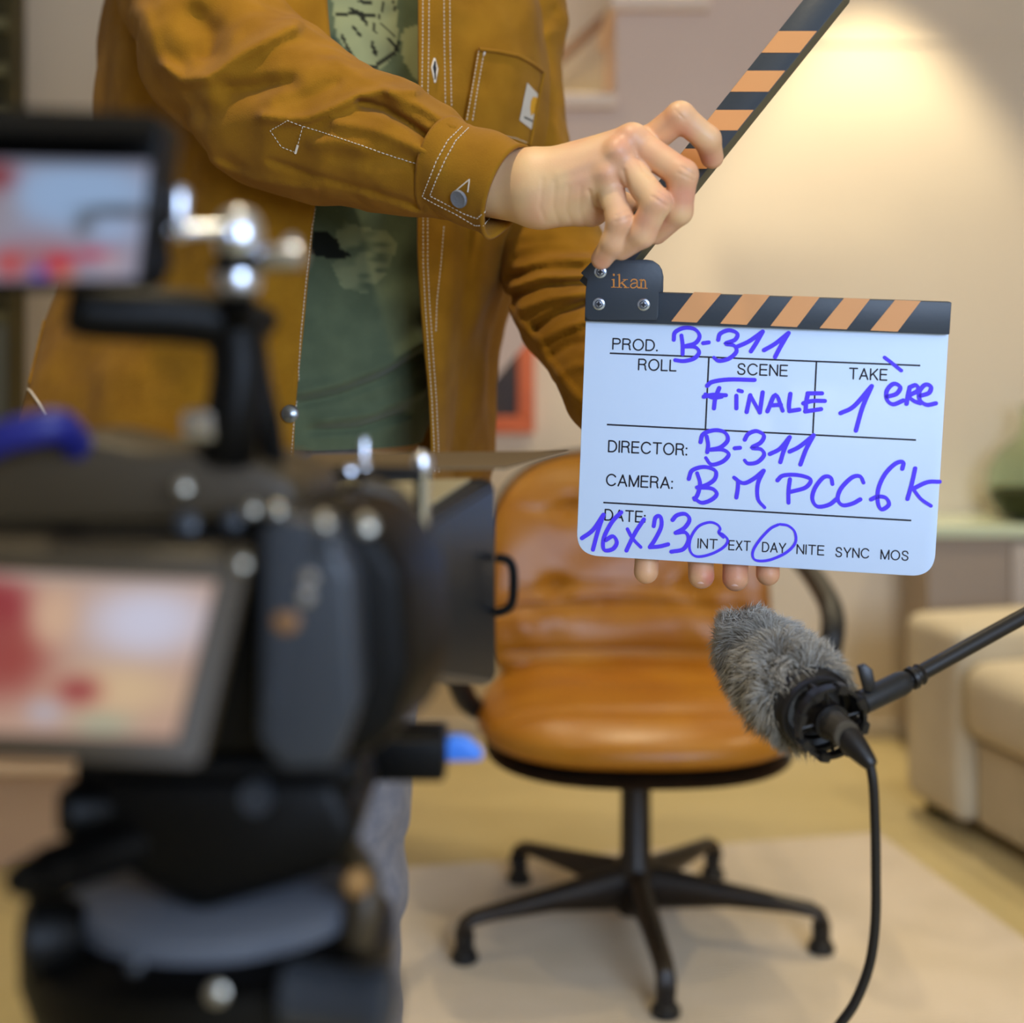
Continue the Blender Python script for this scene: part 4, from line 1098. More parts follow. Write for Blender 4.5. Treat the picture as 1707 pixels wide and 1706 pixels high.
# ---- right cuff: short stiff tube, its lower corner hanging open
cu0, cu1 = W(737, 271, 1.264), W(852, 314, 1.232)
axc = (cu1 - cu0).normalized(); nv = Vector((0, -1, 0)); nv = (nv - axc * nv.dot(axc)).normalized(); upv = nv.cross(axc)
if upv.z < 0: upv = -upv
nA, nL = 72, 26; G = np.zeros((nL + 1, nA, 3))
for i in range(nL + 1):
    t = i / nL; c_ = cu0.lerp(cu1, t)
    for j in range(nA):
        a = 2 * PI * j / nA; ru = 0.0385 - 0.003 * t; rn = 0.0375 - 0.004 * t
        dn = max(0, -math.sin(a)) ** 3          # bottom hangs lower
        p = c_ + upv * math.sin(a) * (ru + 0.006 * dn * (0.4 + t)) + nv * math.cos(a) * rn
        rimt = 0.0012 * math.exp(-((t - 1) / 0.06) ** 2) + 0.0012 * math.exp(-(t / 0.05) ** 2)
        p += (upv * math.sin(a) + nv * math.cos(a)) * (rimt + 0.0012 * math.sin(3 * a + 5 * t) + 0.0010 * math.sin(9 * t + 2 * a))
        G[i, j] = p
cuff = grid_mesh('cuff', G, m_jacket, jacket, closed_u=True, thick=0.0034)
cuff['label'] = 'buttoned brown cuff at the right wrist'
ax2 = W(1128, 800, 1.313) - W(1083, 732, 1.352)
bm = bmesh.new(); lathe(bm, W(1080, 727, 1.355), ax2, [(0.044, 0), (0.0445, 0.004), (0.0425, 0.05), (0.0425, 0.054), (0.039, 0.054), (0.040, 0.002)], 40, closed=True)
bm_obj('cuff', bm, m_jacket, jacket)

# ---- stitching traced on the cloth
def c2(x, y): return (420 + x / 2.941, y / 2.941)
t_sl, t_cuff, t_jk, t_ll = bvh(sl_r), bvh(cuff), bvh(jacket), bvh(sl_l)
def seam(tree, pts, name='stitching', parent=jacket, r=.00045, conv=c2, on=.0026, off=.0011, lift=.0005):
    q = drape(tree, [conv(*p) for p in pts] if conv else pts, lift)
    if len(q) > 2:
        bm = bmesh.new(); stitches(bm, q, r, on, off); bm_obj(name, bm, m_thread, parent, angle=0)
seam(t_sl, [(215, 748), (145, 720), (90, 640), (175, 590), (250, 618), (400, 668), (560, 722), (700, 770), (830, 812)])
seam(t_sl, [(250, 620), (232, 690), (215, 748)])
bm = bmesh.new(); tube(bm, drape(t_sl, [c2(226, 712), c2(214, 752)], .0006, 3), .0011, 6); bm_obj('stitching', bm, m_thread, jacket)
seam(t_cuff, [(1030, 622), (960, 690), (905, 790), (870, 880), (836, 965), (900, 1000), (1000, 1050), (1095, 1106), (1135, 1106), (1165, 1075), (1215, 960), (1260, 860), (1310, 790), (1350, 745)], parent=cuff)
seam(t_cuff, [(1062, 628), (1000, 690), (950, 780), (905, 880), (874, 960), (960, 1005), (1040, 1048), (1105, 1072), (1140, 1040), (1180, 960), (1225, 860), (1270, 780), (1325, 740)], parent=cuff)
q = drape(t_cuff, [c2(1004, 932), c2(1068, 880), c2(1060, 942)], .0007, 4); bm = bmesh.new(); tube(bm, q, .0005, 6); o = bm_obj('buttonhole', bm, m_thread, cuff); o['label'] = 'white stitched buttonhole'
bp_ = c2(1022, 972); hit_ = t_cuff.ray_cast(EYEP, (W(bp_[0], bp_[1], 1.0) - EYEP).normalized()); nrm = hit_[1]
if nrm.y > 0: nrm = -nrm
q = hit_[0] + nrm * .0026
bm = bmesh.new(); lathe(bm, q, nrm, [(0.0070, -0.0016), (0.0077, -0.0008), (0.0077, 0.0006), (0.0070, 0.0014), (0.0058, 0.0011), (0.0001, 0.0010)], 32)
o = bm_obj('button', bm, mat('button_steel', (120, 124, 134), 0.55, metal=0.3, bump=(900, 0.4, 'noise')), cuff); o['label'] = 'grey metal button'
for x0, x1_, x2 in ((838, 836, 830), (868, 866, 860), (940, 942, 948), (968, 970, 978)):
    seam(t_jk, [(x0, -60), (x1_, 200), (x2, 530)])
for dx in (0, 22):
    seam(t_jk, [(838 + dx, 1060), (838 + dx, 1300), (848 + dx, 1500), (862 + dx, 1700), (880 + dx, 1960), (890 + dx, 2180), (893 + dx, 2330)])
seam(t_jk, [(940, 1110), (925, 1300), (905, 1480), (900, 1640)])
seam(t_jk, [(322, 930), (300, 1080), (280, 1250), (262, 1420), (240, 1640), (225, 1900), (205, 2080), (190, 2250)])
q = drape(t_jk, [c2(893, 286), c2(880, 330), c2(895, 405)], .0006, 4); bm = bmesh.new(); tube(bm, q, .0009, 6)
q = drape(t_jk, [c2(893, 286), c2(907, 340), c2(895, 405)], .0006, 4); tube(bm, q, .0009, 6); o = bm_obj('buttonhole', bm, m_thread, jacket); o['label'] = 'white stitched buttonhole on the front edge'
q = drape(t_jk, [c2(893, 300), c2(894, 390)], .0003, 4); bm = bmesh.new(); tube(bm, q, .0016, 6); bm_obj('buttonhole_slit', bm, m_belt, jacket)
# chest pocket
PK = [(1108, 238), (1200, 250), (1300, 270), (1370, 305), (1430, 350), (1395, 520), (1362, 715), (1250, 680), (1150, 655), (1042, 605), (1075, 430)]
def cloth_patch(name, pts, tree, m, parent, lift=.0022, th=.0016, inset=None):
    """flat cloth piece laid on a garment, densely sampled inside its outline"""
    P2 = [np.array(p, float) for p in pts]; cen = sum(P2) / len(P2); B = []
    for a, b in zip(P2, P2[1:] + P2[:1]):
        n_ = max(1, int(np.linalg.norm(b - a) / 5))
        for i in range(n_): B.append(a + (b - a) * i / n_)
    K = 8; vs = []; o_ = Vector((0, 0, EYE)); ok = True
    pl_ = [(cen + (b - cen) * (k_ / K)) for k_ in range(1, K + 1) for b in B]
    for x, y in [tuple(cen)] + [tuple(p) for p in pl_]:
        d_ = (W(x, y, 1.0) - o_).normalized(); h = tree.ray_cast(o_, d_)
        if h[0] is None: vs.append(None)
        else: vs.append(h[0] + d_ * -lift)
    for i in range(len(vs)):
        if vs[i] is None: vs[i] = next(v for v in vs[i - 1::-1] if v is not None) if i else Vector()
    n_ = len(B); fs = [(0, 1 + i, 1 + (i + 1) % n_) for i in range(n_)]
    for k_ in range(K - 1):
        for i in range(n_): a = 1 + k_ * n_ + i; b = 1 + k_ * n_ + (i + 1) % n_; fs.append((a, a + n_, b + n_, b))
    m_ = len(vs); back = [v + Vector((0, th, 0)) for v in vs]
    fs += [tuple(k_ + m_ for k_ in reversed(f_)) for f_ in fs]
    r0 = 1 + (K - 1) * n_
    for i in range(n_): a, b = r0 + i, r0 + (i + 1) % n_; fs.append((a, a + m_, b + m_, b))
    bm = bmesh.new(); add_verts_faces(bm, vs + back, fs); return bm_obj(name, bm, m, parent, angle=50)
pk = cloth_patch('chest_pocket', [c2(*p) for p in PK], t_jk, m_jacket, jacket, lift=.0085, th=.0080); t_pk = bvh(pk)
seam(t_pk, [(1112, 245), (1080, 430), (1050, 600)], parent=pk); seam(t_pk, [(1138, 250), (1106, 430), (1078, 608)], parent=pk); seam(t_pk, [(1095, 655), (1200, 672), (1300, 690), (1352, 712)], parent=pk, conv=lambda x, y: c2(x - 6, y - 12))
bm = bmesh.new(); tube(bm, drape(t_pk, [c2(1112, 243), c2(1140, 252), c2(1136, 270)], .0006, 3), .0011, 6); bm_obj('stitching', bm, m_thread, pk)
for ln_ in ([(1108, 238), (1200, 250), (1300, 270), (1370, 305), (1430, 350)], [(1430, 350), (1395, 520), (1362, 715)]):
    q = drape(t_pk, [c2(cx_ * .985 + 18, cy_ * .985 + 8) for cx_, cy_ in ln_], .0012, 4)
    if len(q) > 3: bm = bmesh.new(); tube(bm, q, .0020, 8); bm_obj('pocket_hem', bm, m_jacket, pk)
lab = cloth_patch('brand_label', [c2(*p) for p in ((1350, 405), (1410, 470), (1372, 636), (1312, 590))], t_pk, m_patch, pk, lift=.0014, th=.0008); t_lab = bvh(lab)
lab['label'] = 'small grey woven label with ochre curl'
lg = cloth_patch('label_mark', [c2(*p) for p in ((1378, 474), (1398, 478), (1400, 510), (1392, 522), (1396, 545), (1385, 578), (1368, 566), (1364, 530), (1368, 496))], t_lab, m_patchlogo, lab, lift=.0005, th=.0003)
bm = bmesh.new(); 
for x in range(1336, 1376, 6): tube(bm, drape(t_lab, [c2(x, 570 + (x - 1336) * .5), c2(x + 1, 580 + (x - 1336) * .5)], .0003, 3), .0005, 5)
bm_obj('label_lettering', bm, m_belt, lab)
# lower left hip pocket corner
bm = bmesh.new(); tube(bm, drape(t_jk, [(44, 646), (52, 652), (66, 672), (78, 694)], .001, 4), .0012, 6); bm_obj('stitching', bm, m_thread, jacket)
q = drape(t_jk, [(75, 536), (62, 590), (50, 640)], .001, 4); bm = bmesh.new(); tube(bm, q, .0014, 6); bm_obj('side_seam', bm, m_jacket, jacket)
q = drape(t_jk, [(484, 690), (486, 692)], .003, 2)[0]
bm = bmesh.new(); lathe(bm, q, (0.1, -1, 0.1), [(0.008, -.003), (0.0085, 0.001), (0.006, 0.0025), (0.0001, 0.003)], 24); o = bm_obj('button', bm, mat('snap_steel', (120, 122, 124), 0.25, metal=0.9), jacket)

# ---- T-shirt
SR = []
for py, hw_, yf, cx_ in [(-110, .145, 1.525, -.175), (40, .150, 1.500, -.18), (200, .150, 1.490, -.19), (400, .146, 1.485, -.20), (560, .144, 1.478, -.215), (640, .144, 1.480, -.225), (700, .142, 1.486, -.23), (752, .140, 1.490, -.235)]:
    SR.append((py, hw_, yf, cx_))
def shirt_pt(py, hw_, yf, cx_, a):
    cy = 1.62; xx = cx_ + hw_ * math.cos(a); dep = (cy - yf) if math.sin(a) < 0 else 0.105
    yy = cy + dep * math.copysign(abs(math.sin(a)) ** 0.85, math.sin(a)); z = W(0, py, 1.49).z
    return (xx, yy, z)
rows = []
for py, hw_, yf, cx_ in SR: rows.append(np.array([shirt_pt(py, hw_, yf, cx_, 2 * PI * j / 90) for j in range(90)]))
rows = np.array(rows); G = np.array([catmull([tuple(rows[i, j]) for i in range(len(SR))], 12) for j in range(90)]).transpose(1, 0, 2)
flat = G.reshape(-1, 3); Q = px_of(flat); fr = flat[:, 1] < 1.56
dsp = 0.006 * vnoise(flat, 12, 21) + 0.002 * vnoise(flat, 34, 22)
for ln, w, amp in [([(500, 672), (560, 660), (640, 630), (710, 590)], 9, -.010), ([(500, 655), (570, 640), (640, 610), (700, 570)], 14, .008), ([(540, 700), (620, 690), (700, 650)], 12, .008), ([(520, 718), (600, 716), (680, 690)], 7, -.008),
                   ([(640, 330), (655, 400), (648, 470)], 14, -.005), ([(590, 380), (575, 440), (560, 500)], 16, .005), ([(560, 30), (572, 90), (600, 130)], 10, .005), ([(655, 20), (662, 90), (670, 140)], 9, -.007), ([(600, 60), (640, 110)], 10, -.004)]:
    dsp = dsp + np.where(fr, amp * np.exp(-(polyline_dist(Q, ln) / w) ** 2), 0)
nn_ = flat - np.array([-0.20, 1.62, 0]); nn_[:, 2] = 0; nn_ /= np.linalg.norm(nn_, axis=1, keepdims=True) + 1e-9
G = (flat + nn_ * dsp[:, None]).reshape(G.shape)
# printed panel: pale sage ground with black foliage marks, on the chest and a faded patch lower down
nt = m_shirt.node_tree; b_ = nt.nodes['Principled BSDF']; Lk = nt.links.new
att = nt.nodes.new('ShaderNodeAttribute'); att.attribute_name = 'print'
prev = b_.inputs['Base Color'].links[0].from_socket
mx = nt.nodes.new('ShaderNodeMix'); mx.data_type = 'RGBA'; sep = nt.nodes.new('ShaderNodeSeparateColor'); Lk(att.outputs['Color'], sep.inputs[0])
Lk(sep.outputs[0], mx.inputs[0]); Lk(prev, mx.inputs[6]); mx.inputs[7].default_value = lin((144, 148, 108))
mx2 = nt.nodes.new('ShaderNodeMix'); mx2.data_type = 'RGBA'; Lk(sep.outputs[1], mx2.inputs[0]); Lk(mx.outputs[2], mx2.inputs[6]); mx2.inputs[7].default_value = lin((14, 15, 14)); Lk(mx2.outputs[2], b_.inputs['Base Color'])
shirt = grid_mesh('t_shirt', G, m_shirt, person, closed_u=True)
sd_mod = shirt.modifiers.new('s', 'SUBSURF'); sd_mod.levels = 2; sd_mod.render_levels = 2; sd_mod.subdivision_type = 'CATMULL_CLARK'; bake(shirt)
Vp = np.zeros(len(shirt.data.vertices) * 3); shirt.data.vertices.foreach_get('co', Vp); Vp = Vp.reshape(-1, 3); Q = px_of(Vp)
def inside(Q, poly):
    c_ = np.zeros(len(Q), bool); n_ = len(poly)
    for i in range(n_):
        x1_, y1_ = poly[i]; x2, y2 = poly[(i + 1) % n_]
        t = ((y1_ > Q[:, 1]) != (y2 > Q[:, 1])) & (Q[:, 0] < (x2 - x1_) * (Q[:, 1] - y1_) / ((y2 - y1_) or 1e-9) + x1_); c_ ^= t
    return c_
fr = Vp[:, 1] < 1.6
A = inside(Q, [(548, -60), (660, -60), (664, 80), (640, 112), (622, 118), (600, 108), (585, 92), (560, 60)]) | inside(Q, [(668, 60), (676, 48), (700, 40), (705, 140), (690, 130), (672, 100)])
A2 = inside(Q, [(560, 345), (580, 372), (610, 380), (645, 385), (662, 405), (650, 450), (610, 490), (570, 480), (552, 440), (575, 425), (560, 400)])
K_ = np.zeros(len(Q), bool)
for ln, w in [([(560, 25), (590, 22), (625, 26)], 3), ([(585, 14), (600, 24), (612, 40)], 3), ([(590, 45), (600, 60)], 2.5), ([(622, 40), (626, 55)], 2), ([(636, 40), (658, 60)], 2), ([(648, 65), (658, 78)], 2), ([(620, 72), (626, 90)], 3), ([(592, 108), (625, 112), (660, 85), (664, 70)], 3.5), ([(640, 5), (632, 30)], 1.5), ([(655, 2), (660, 22)], 1.5), ([(570, 60), (580, 80), (592, 100)], 2.5), ([(600, 2), (616, 4)], 3)]:
    K_ |= polyline_dist(Q, ln) < w
K_ |= inside(Q, [(520, 385), (548, 388), (562, 400), (568, 416), (586, 425), (575, 431), (545, 430), (518, 424)])
c0 = np.where(A, 1.0, 0) + np.where(A2, 0.62 * np.clip(0.75 + 1.2 * vnoise(Vp * np.array([.4, 1, 1.6]), 120, 8), 0, 1), 0)
cl = np.zeros((len(Vp), 4)); cl[:, 0] = c0 * fr; cl[:, 1] = K_ * fr * 0.95; cl[:, 3] = 1
paint(shirt, 'print', cl)
shirt['label'] = 'olive green T-shirt with a printed foliage panel'

# ---- jeans, belt, shoes, hair
def jeans_fn(P):
    cyy = 1.645
    d = d_ell(P, (HX, cyy, 0.90), (0.152, 0.112, 0.17))
    for s in (-1, 1):
        hip = (HX + s * .078, cyy, 0.86); knee = (HX - .03 + s * .095, cyy - .02, 0.47); ank = (HX - .03 + s * .108, cyy + .02, 0.09)
        d = smin(d, d_cone(P, hip, knee, 0.092, 0.078), 0.03); d = smin(d, d_cone(P, knee, ank, 0.076, 0.064), 0.02)
    d = d - 0.005 * vnoise(P * np.array([1, 1, 1.6]), 14, 31) - 0.003 * vnoise(P, 34, 32)
    return np.maximum(np.maximum(d, P[:, 2] - 0.985), 0.055 - P[:, 2])
Vs, Qs = surface(jeans_fn, (-0.52, 1.46, 0.03), (-0.02, 1.80, 1.01), 0.007)
jeans = mesh_np('jeans', Vs, Qs, m_jeans, person); jeans['label'] = 'grey-blue jeans'
bm = bmesh.new(); vs = []; fs = []; n_ = 48
for z, g2 in ((0.945, 0), (0.985, 0), (0.985, -.004), (0.945, -.004)):
    for j in range(n_): a = 2 * PI * j / n_; vs.append((-0.25 + (.146 + g2) * math.cos(a), 1.63 + (.112 + g2) * math.sin(a), z))
for k_ in range(4):
    for j in range(n_): fs.append((k_ * n_ + j, k_ * n_ + (j + 1) % n_, ((k_ + 1) % 4) * n_ + (j + 1) % n_, ((k_ + 1) % 4) * n_ + j))
add_verts_faces(bm, vs, fs); bm_obj('belt', bm, m_belt, person)
for s in (-1, 1):
    ax_ = HX - .03 + s * .108
    def shoe_fn(P, ax_=ax_, s=s):
        d = smin(d_cone(P, (ax_, 1.69, .05), (ax_ + s * .02, 1.545, .04), .042, .038), d_cone(P, (ax_, 1.675, .07), (ax_, 1.665, .105), .044, .046), .03)
        d = np.maximum(d, -P[:, 2] + 0.011); return d
    Vs, Qs = surface(shoe_fn, (ax_ - .08, 1.47, -.005), (ax_ + .08, 1.76, .17), .006); mesh_np('shoe', Vs, Qs, m_belt, person)
def hair_fn(P):
    d = d_ell(P, (-0.17, 1.62, 1.715), (0.087, 0.105, 0.112)); d = np.maximum(d, -d_ell(P, (-0.17, 1.555, 1.66), (0.082, 0.085, 0.105)))
    return d - 0.003 * vnoise(P, 60, 2)
Vs, Qs = surface(hair_fn, (-0.28, 1.48, 1.56), (-0.06, 1.76, 1.86), .005); mesh_np('hair', Vs, Qs, mat('brown_hair', (60, 42, 30), 0.6, bump=(200, .6, 'noise')), person)
# ------------------------------------------------------------------ camera rig in the foreground (all well out of focus)
m_rig = mat('rig_black', (5, 4, 3), 0.45, bump=(300, 0.1, 'noise'), spec=0.18)
m_rig2 = mat('rig_graphite', (46, 50, 56), 0.36)
m_rigbrown = mat('rig_brown_black', (58, 46, 27), 0.5)  # one even brown-black for cage top, screen rim, lever and cable
m_silver = mat('rig_silver', (214, 218, 226), 0.22, metal=1.0)
m_screwrig = mat('rig_screw', (170, 164, 150), 0.34, metal=0.9)
m_bluepl = mat('blue_anodised', (70, 130, 226), 0.35)
m_navy = mat('navy_rubber', (26, 30, 110), 0.45)
m_flag = mat('flag_brown_black', (96, 78, 52), 0.6)
m_paint = mat('display_glow', (255, 255, 255), 0.3, attr='picture', emit=0.78)
m_lensglass = mat('lens_glass', (20, 26, 40), 0.05, coat=1.0)
yawr = math.radians(13.0); RD_ = Vector((math.sin(yawr), math.cos(yawr), 0)); RX = Vector((math.cos(yawr), -math.sin(yawr), 0))
def display(name, corners, paint_fn, parent, nx=48, ny=32):
    """lit screen: grid between four corners TL, TR, BR, BL, carrying the picture it shows"""
    TL, TR, BR, BL = corners; vs, fs, cl = [], [], []
    for j in range(ny + 1):
        for i in range(nx + 1):
            u, v = i / nx, j / ny
            vs.append(tuple((TL * (1 - u) + TR * u) * (1 - v) + (BL * (1 - u) + BR * u) * v)); c_ = paint_fn(u, v); cl.append(lin(c_))
    for j in range(ny):
        for i in range(nx): q = j * (nx + 1) + i; fs.append((q, q + nx + 1, q + nx + 2, q + 1))
    me = bpy.data.meshes.new(name); me.from_pydata(vs, [], fs); o = link(name, me, m_paint, parent); paint(o, 'picture', cl); return o
def quadslab(bm, c4_, depth, bevel=0.003):
    prism(bm, c4_, [p + depth for p in c4_], bevel, 3)

# ---- tripod
tc_ = Vector(((352 - CX) / FPX * 0.70, 0.70, 0))
tri = empty('camera_tripod', tc_, 'black camera tripod head and bowl in the near left foreground', 'tripod')
zb = EYE - (1525 - HY) / FPX * 0.70
bm = bmesh.new(); lathe(bm, Vector((tc_.x, tc_.y, zb)), (0, 0, 1), [(0.03, -0.10), (0.055, -0.085), (0.078, -0.045), (0.086, -0.02), (0.086, -0.004), (0.080, 0.0), (0.01, 0.004)], 48); bm_obj('bowl', bm, m_rig, tri)
bm = bmesh.new(); lathe(bm, Vector((tc_.x + .004, tc_.y + 0.004, zb)), (0, 0, 1), [(0.068, 0.003), (0.069, 0.012), (0.062, 0.016), (0.01, 0.017)], 40); bm_obj('levelling_plate', bm, mat('plate_window_lit_grey', (92, 94, 100), .45), tri)  # grey disc: window light on the dark bowl top put into its colour
bm = bmesh.new(); pxprism(bm, [(150, 1296), (560, 1300), (604, 1390), (575, 1450), (480, 1486), (330, 1530), (215, 1470), (165, 1395)], 0.655, 0.10, 0.008, 3); bm_obj('fluid_head', bm, m_rig, tri)
bm = bmesh.new(); box(bm, W(120, 1330, .66) , W(600, 1262, .66) + Vector((0, .10, 0)), .005); bm_obj('camera_plate', bm, m_rig, tri)
bm = bmesh.new(); P_ = catmull([W(260, 1395, .67), W(150, 1430, .645), W(70, 1458, .62), W(20, 1470, .60)], 6); tube(bm, P_, [.011] * (len(P_) - 7) + [.0095, .009, .0085, .008, .007, .006, .004], 16); bm_obj('pan_handle', bm, m_rig, tri)
bm = bmesh.new(); lathe(bm, W(150, 1350, .66), (-1, -0.3, 0), [(0.008, -.01), (0.012, 0), (0.013, .008), (0.008, 0.014)], 24); bm_obj('tilt_knob', bm, m_rig, tri)
bm = bmesh.new(); tube(bm, catmull([W(560, 1400, .70), W(600, 1450, .68), W(608, 1510, .67), W(590, 1590, .67)], 6), .0075, 14); o = bm_obj('drag_lever', bm, m_rigbrown, tri)
bm = bmesh.new(); lathe(bm, W(592, 1470, .665), (0.4, -1, 0.2), [(0.006, 0), (0.006, 0.004), (0.003, 0.006)], 20); bm_obj('highlight_knob', bm, mat('warm_highlight_metal', (150, 110, 60), .55, metal=.5), tri)  # tan colour paints a warm highlight on small metal parts
bm = bmesh.new(); lathe(bm, W(470, 1655, .625), (1, -.15, -.05), [(0.010, 0), (0.013, .003), (0.013, .035), (0.016, .04), (0.016, .046), (0.008, .05)], 24); bm_obj('clamp_handle', bm, m_rig2, tri)
bm = bmesh.new(); lathe(bm, W(362, 1656, .612), (0, -1, .2), [(0.0042, 0), (0.0042, .002), (0.002, .003)], 20); bm_obj('screw', bm, m_screwrig, tri)
bm = bmesh.new(); lathe(bm, W(226, 1610, .612), (0, -1, .2), [(0.003, 0), (0.003, .002), (0.001, .003)], 20); bm_obj('screw', bm, m_rig2, tri)
bm = bmesh.new(); lathe(bm, W(95, 1560, .66), (-1, -.2, 0), [(0.012, -.012), (0.02, 0), (0.021, .01), (0.012, 0.015)], 28); bm_obj('side_knob', bm, m_rig, tri)
hub = Vector((tc_.x, tc_.y, zb - 0.09))
for k_ in range(3):
    a = math.radians(100 + 120 * k_); d_ = Vector((math.cos(a), math.sin(a), 0))
    bm = bmesh.new(); w_ = Vector((-d_.y, d_.x, 0))
    for s in (-.022, .022): tube(bm, [hub + d_ * .05 + w_ * s, Vector((tc_.x, tc_.y, 0.36)) + d_ * 0.25 + w_ * s], .010, 12)
    tube(bm, [Vector((tc_.x, tc_.y, 0.42)) + d_ * 0.225, Vector((tc_.x, tc_.y, 0.012)) + d_ * 0.40], .011, 12)
    box(bm, Vector((tc_.x, tc_.y, 0.36)) + d_ * 0.245 - Vector((.03, .03, .02)), Vector((tc_.x, tc_.y, 0.36)) + d_ * 0.245 + Vector((.03, .03, .02)), .005)
    lathe(bm, Vector((tc_.x, tc_.y, 0.0)) + d_ * 0.40, (0, 0, 1), [(.018, 0.0), (.02, .01), (.014, .03)], 16)
    bm_obj('leg', bm, m_rig, tri)

# ---- camera with cage
cm = empty('cinema_camera', W(330, 1262, .66), 'black cinema camera seen from behind with a tilted lit screen, in the near left foreground', 'camera')
bm = bmesh.new(); pxprism(bm, [(-90, 884), (420, 872), (500, 846), (580, 852), (640, 905), (672, 960), (682, 1130), (655, 1225), (590, 1276), (430, 1262), (-90, 1262)], 0.640, 0.072, 0.007, 4, skew=.016); bm_obj('camera_body', bm, m_rig, cm)
bm = bmesh.new(); pxprism(bm, [(432, 880), (470, 858), (545, 872), (590, 960), (600, 1180), (560, 1282), (470, 1288), (428, 1240)], 0.606, 0.04, 0.009, 5); o = bm_obj('hand_grip', bm, m_rig2, cm); o['label'] = 'graphite grip with a column of round buttons'
grip = o
for x, y in ((515, 962), (510, 994), (466, 1090), (460, 1128), (455, 1164)):
    bm = bmesh.new(); lathe(bm, W(x, y, .6068), (0, -1, .1), [(.0032, 0), (.0032, .0012), (.0024, .0020), (.0001, .0022)], 20); bm_obj('button', bm, m_silver if y < 1000 else m_rig2, grip)
bm = bmesh.new(); lathe(bm, W(478, 1032, .6068), (0, -1, .1), [(.0056, 0), (.0056, .0006), (.005, .0010), (.0001, .0011)], 20); bm_obj('record_button', bm, mat('button_amber', (128, 88, 46), .5), grip)
bm = bmesh.new(); pxprism(bm, [(-90, 745), (110, 722), (230, 750), (330, 742), (430, 770), (488, 800), (500, 850), (430, 876), (-90, 888)], 0.655, 0.06, 0.006, 3, skew=.014); bm_obj('cage_top', bm, m_rigbrown, cm)
for x, y, r, Y_, bright in ((305, 812, .0036, .636, 1), (312, 872, .0050, .636, 0), (388, 868, .0042, .636, 0), (420, 850, .0034, .634, 1), (462, 852, .0034, .630, 1), (540, 872, .0034, .602, 1), (548, 908, .0046, .602, 0), (610, 876, .0044, .634, 1), (402, 940, .0034, .602, 1)):
    bm = bmesh.new(); lathe(bm, W(x, y, Y_), (0.1, -1, 0.45), [(r, -.004), (r, .0012), (r * .6, .0022), (.0001, .0025)], 20); bm_obj('glint_screw', bm, m_screwrig if bright else m_rig2, cm)  # glossy screws added for their blurred glints of window light
# tilted rear screen
sc4 = [W(-120, 905, .604), W(420, 925, .608), W(335, 1282, .572), W(-120, 1262, .572)]
bm = bmesh.new(); quadslab(bm, sc4, Vector((0, .014, 0.003)), .003); lcd = bm_obj('rear_screen', bm, m_rigbrown, cm); lcd['label'] = 'tilted rear screen showing the scene'
def pic1(u, v):
    x = -70 + 428 * u; y = 955 + 272 * v
    def blob(c, cx_, cy_, rx, ry, base):
        w_ = math.exp(-(((x - cx_) / rx) ** 2 + ((y - cy_) / ry) ** 2) ** 1.5); return tuple(b * (1 - w_) + q * w_ for b, q in zip(base, c))
    c_ = (196, 160, 140)
    c_ = blob((150, 34, 44), 0, 1020, 62, 62, c_); c_ = blob((160, 66, 58), 20, 1100, 82, 70, c_); c_ = blob((150, 70, 66), -60, 1060, 60, 140, c_)
    c_ = blob((214, 212, 232), 260, 1030, 115, 70, c_); c_ = blob((220, 180, 150), 100, 1030, 40, 50, c_); c_ = blob((222, 190, 150), 235, 1150, 110, 45, c_)
    c_ = blob((160, 60, 60), 158, 1152, 42, 24, c_); c_ = blob((170, 176, 150), 215, 1205, 60, 16, c_); c_ = blob((190, 180, 190), 100, 1190, 36, 20, c_)
    c_ = blob((180, 160, 150), 160, 962, 220, 10, c_)
    return c_
dd_ = Vector((0, -.0006, 0))
def on_screen(px, py):
    q = [(-120, 905, .604), (420, 925, .608), (335, 1282, .572), (-120, 1262, .572)]
    return W(px, py, .6055 - .033 * (py - 915) / 357 - .0022)
display('screen_picture', [on_screen(-75, 950), on_screen(360, 970), on_screen(292, 1232), on_screen(-75, 1222)], pic1, lcd)
# top handle with its post
bm = bmesh.new(); P_ = catmull([W(112, 512, .635), W(180, 522, .64), W(300, 528, .65), W(410, 545, .66), W(436, 560, .66)], 6); tube(bm, P_, [.008, .0105, .0115] + [.0118] * (len(P_) - 6) + [.0115, .0105, .008], 18); th_ = bm_obj('top_handle', bm, m_rig, cm)
bm = bmesh.new(); tube(bm, catmull([W(392, 545, .658), W(398, 620, .655), W(388, 700, .655), W(380, 760, .66)], 5), .0125, 16); tube(bm, catmull([W(420, 560, .66), W(432, 640, .665), W(450, 720, .67), W(455, 790, .675)], 5), .006, 12); bm_obj('handle_post', bm, m_rig, cm)
bm = bmesh.new(); box(bm, W(302, 738, .645), W(374, 684, .645) + Vector((0, .016, 0)), .003); bm_obj('silver_block', bm, m_silver, cm)
bm = bmesh.new(); tube(bm, catmull([W(-40, 752, .64), W(10, 728, .635), W(60, 716, .635), W(100, 712, .64), W(130, 745, .66)], 6), .0075, 14); o = bm_obj('blue_cable', bm, m_navy, cm); o['label'] = 'dark blue cable'
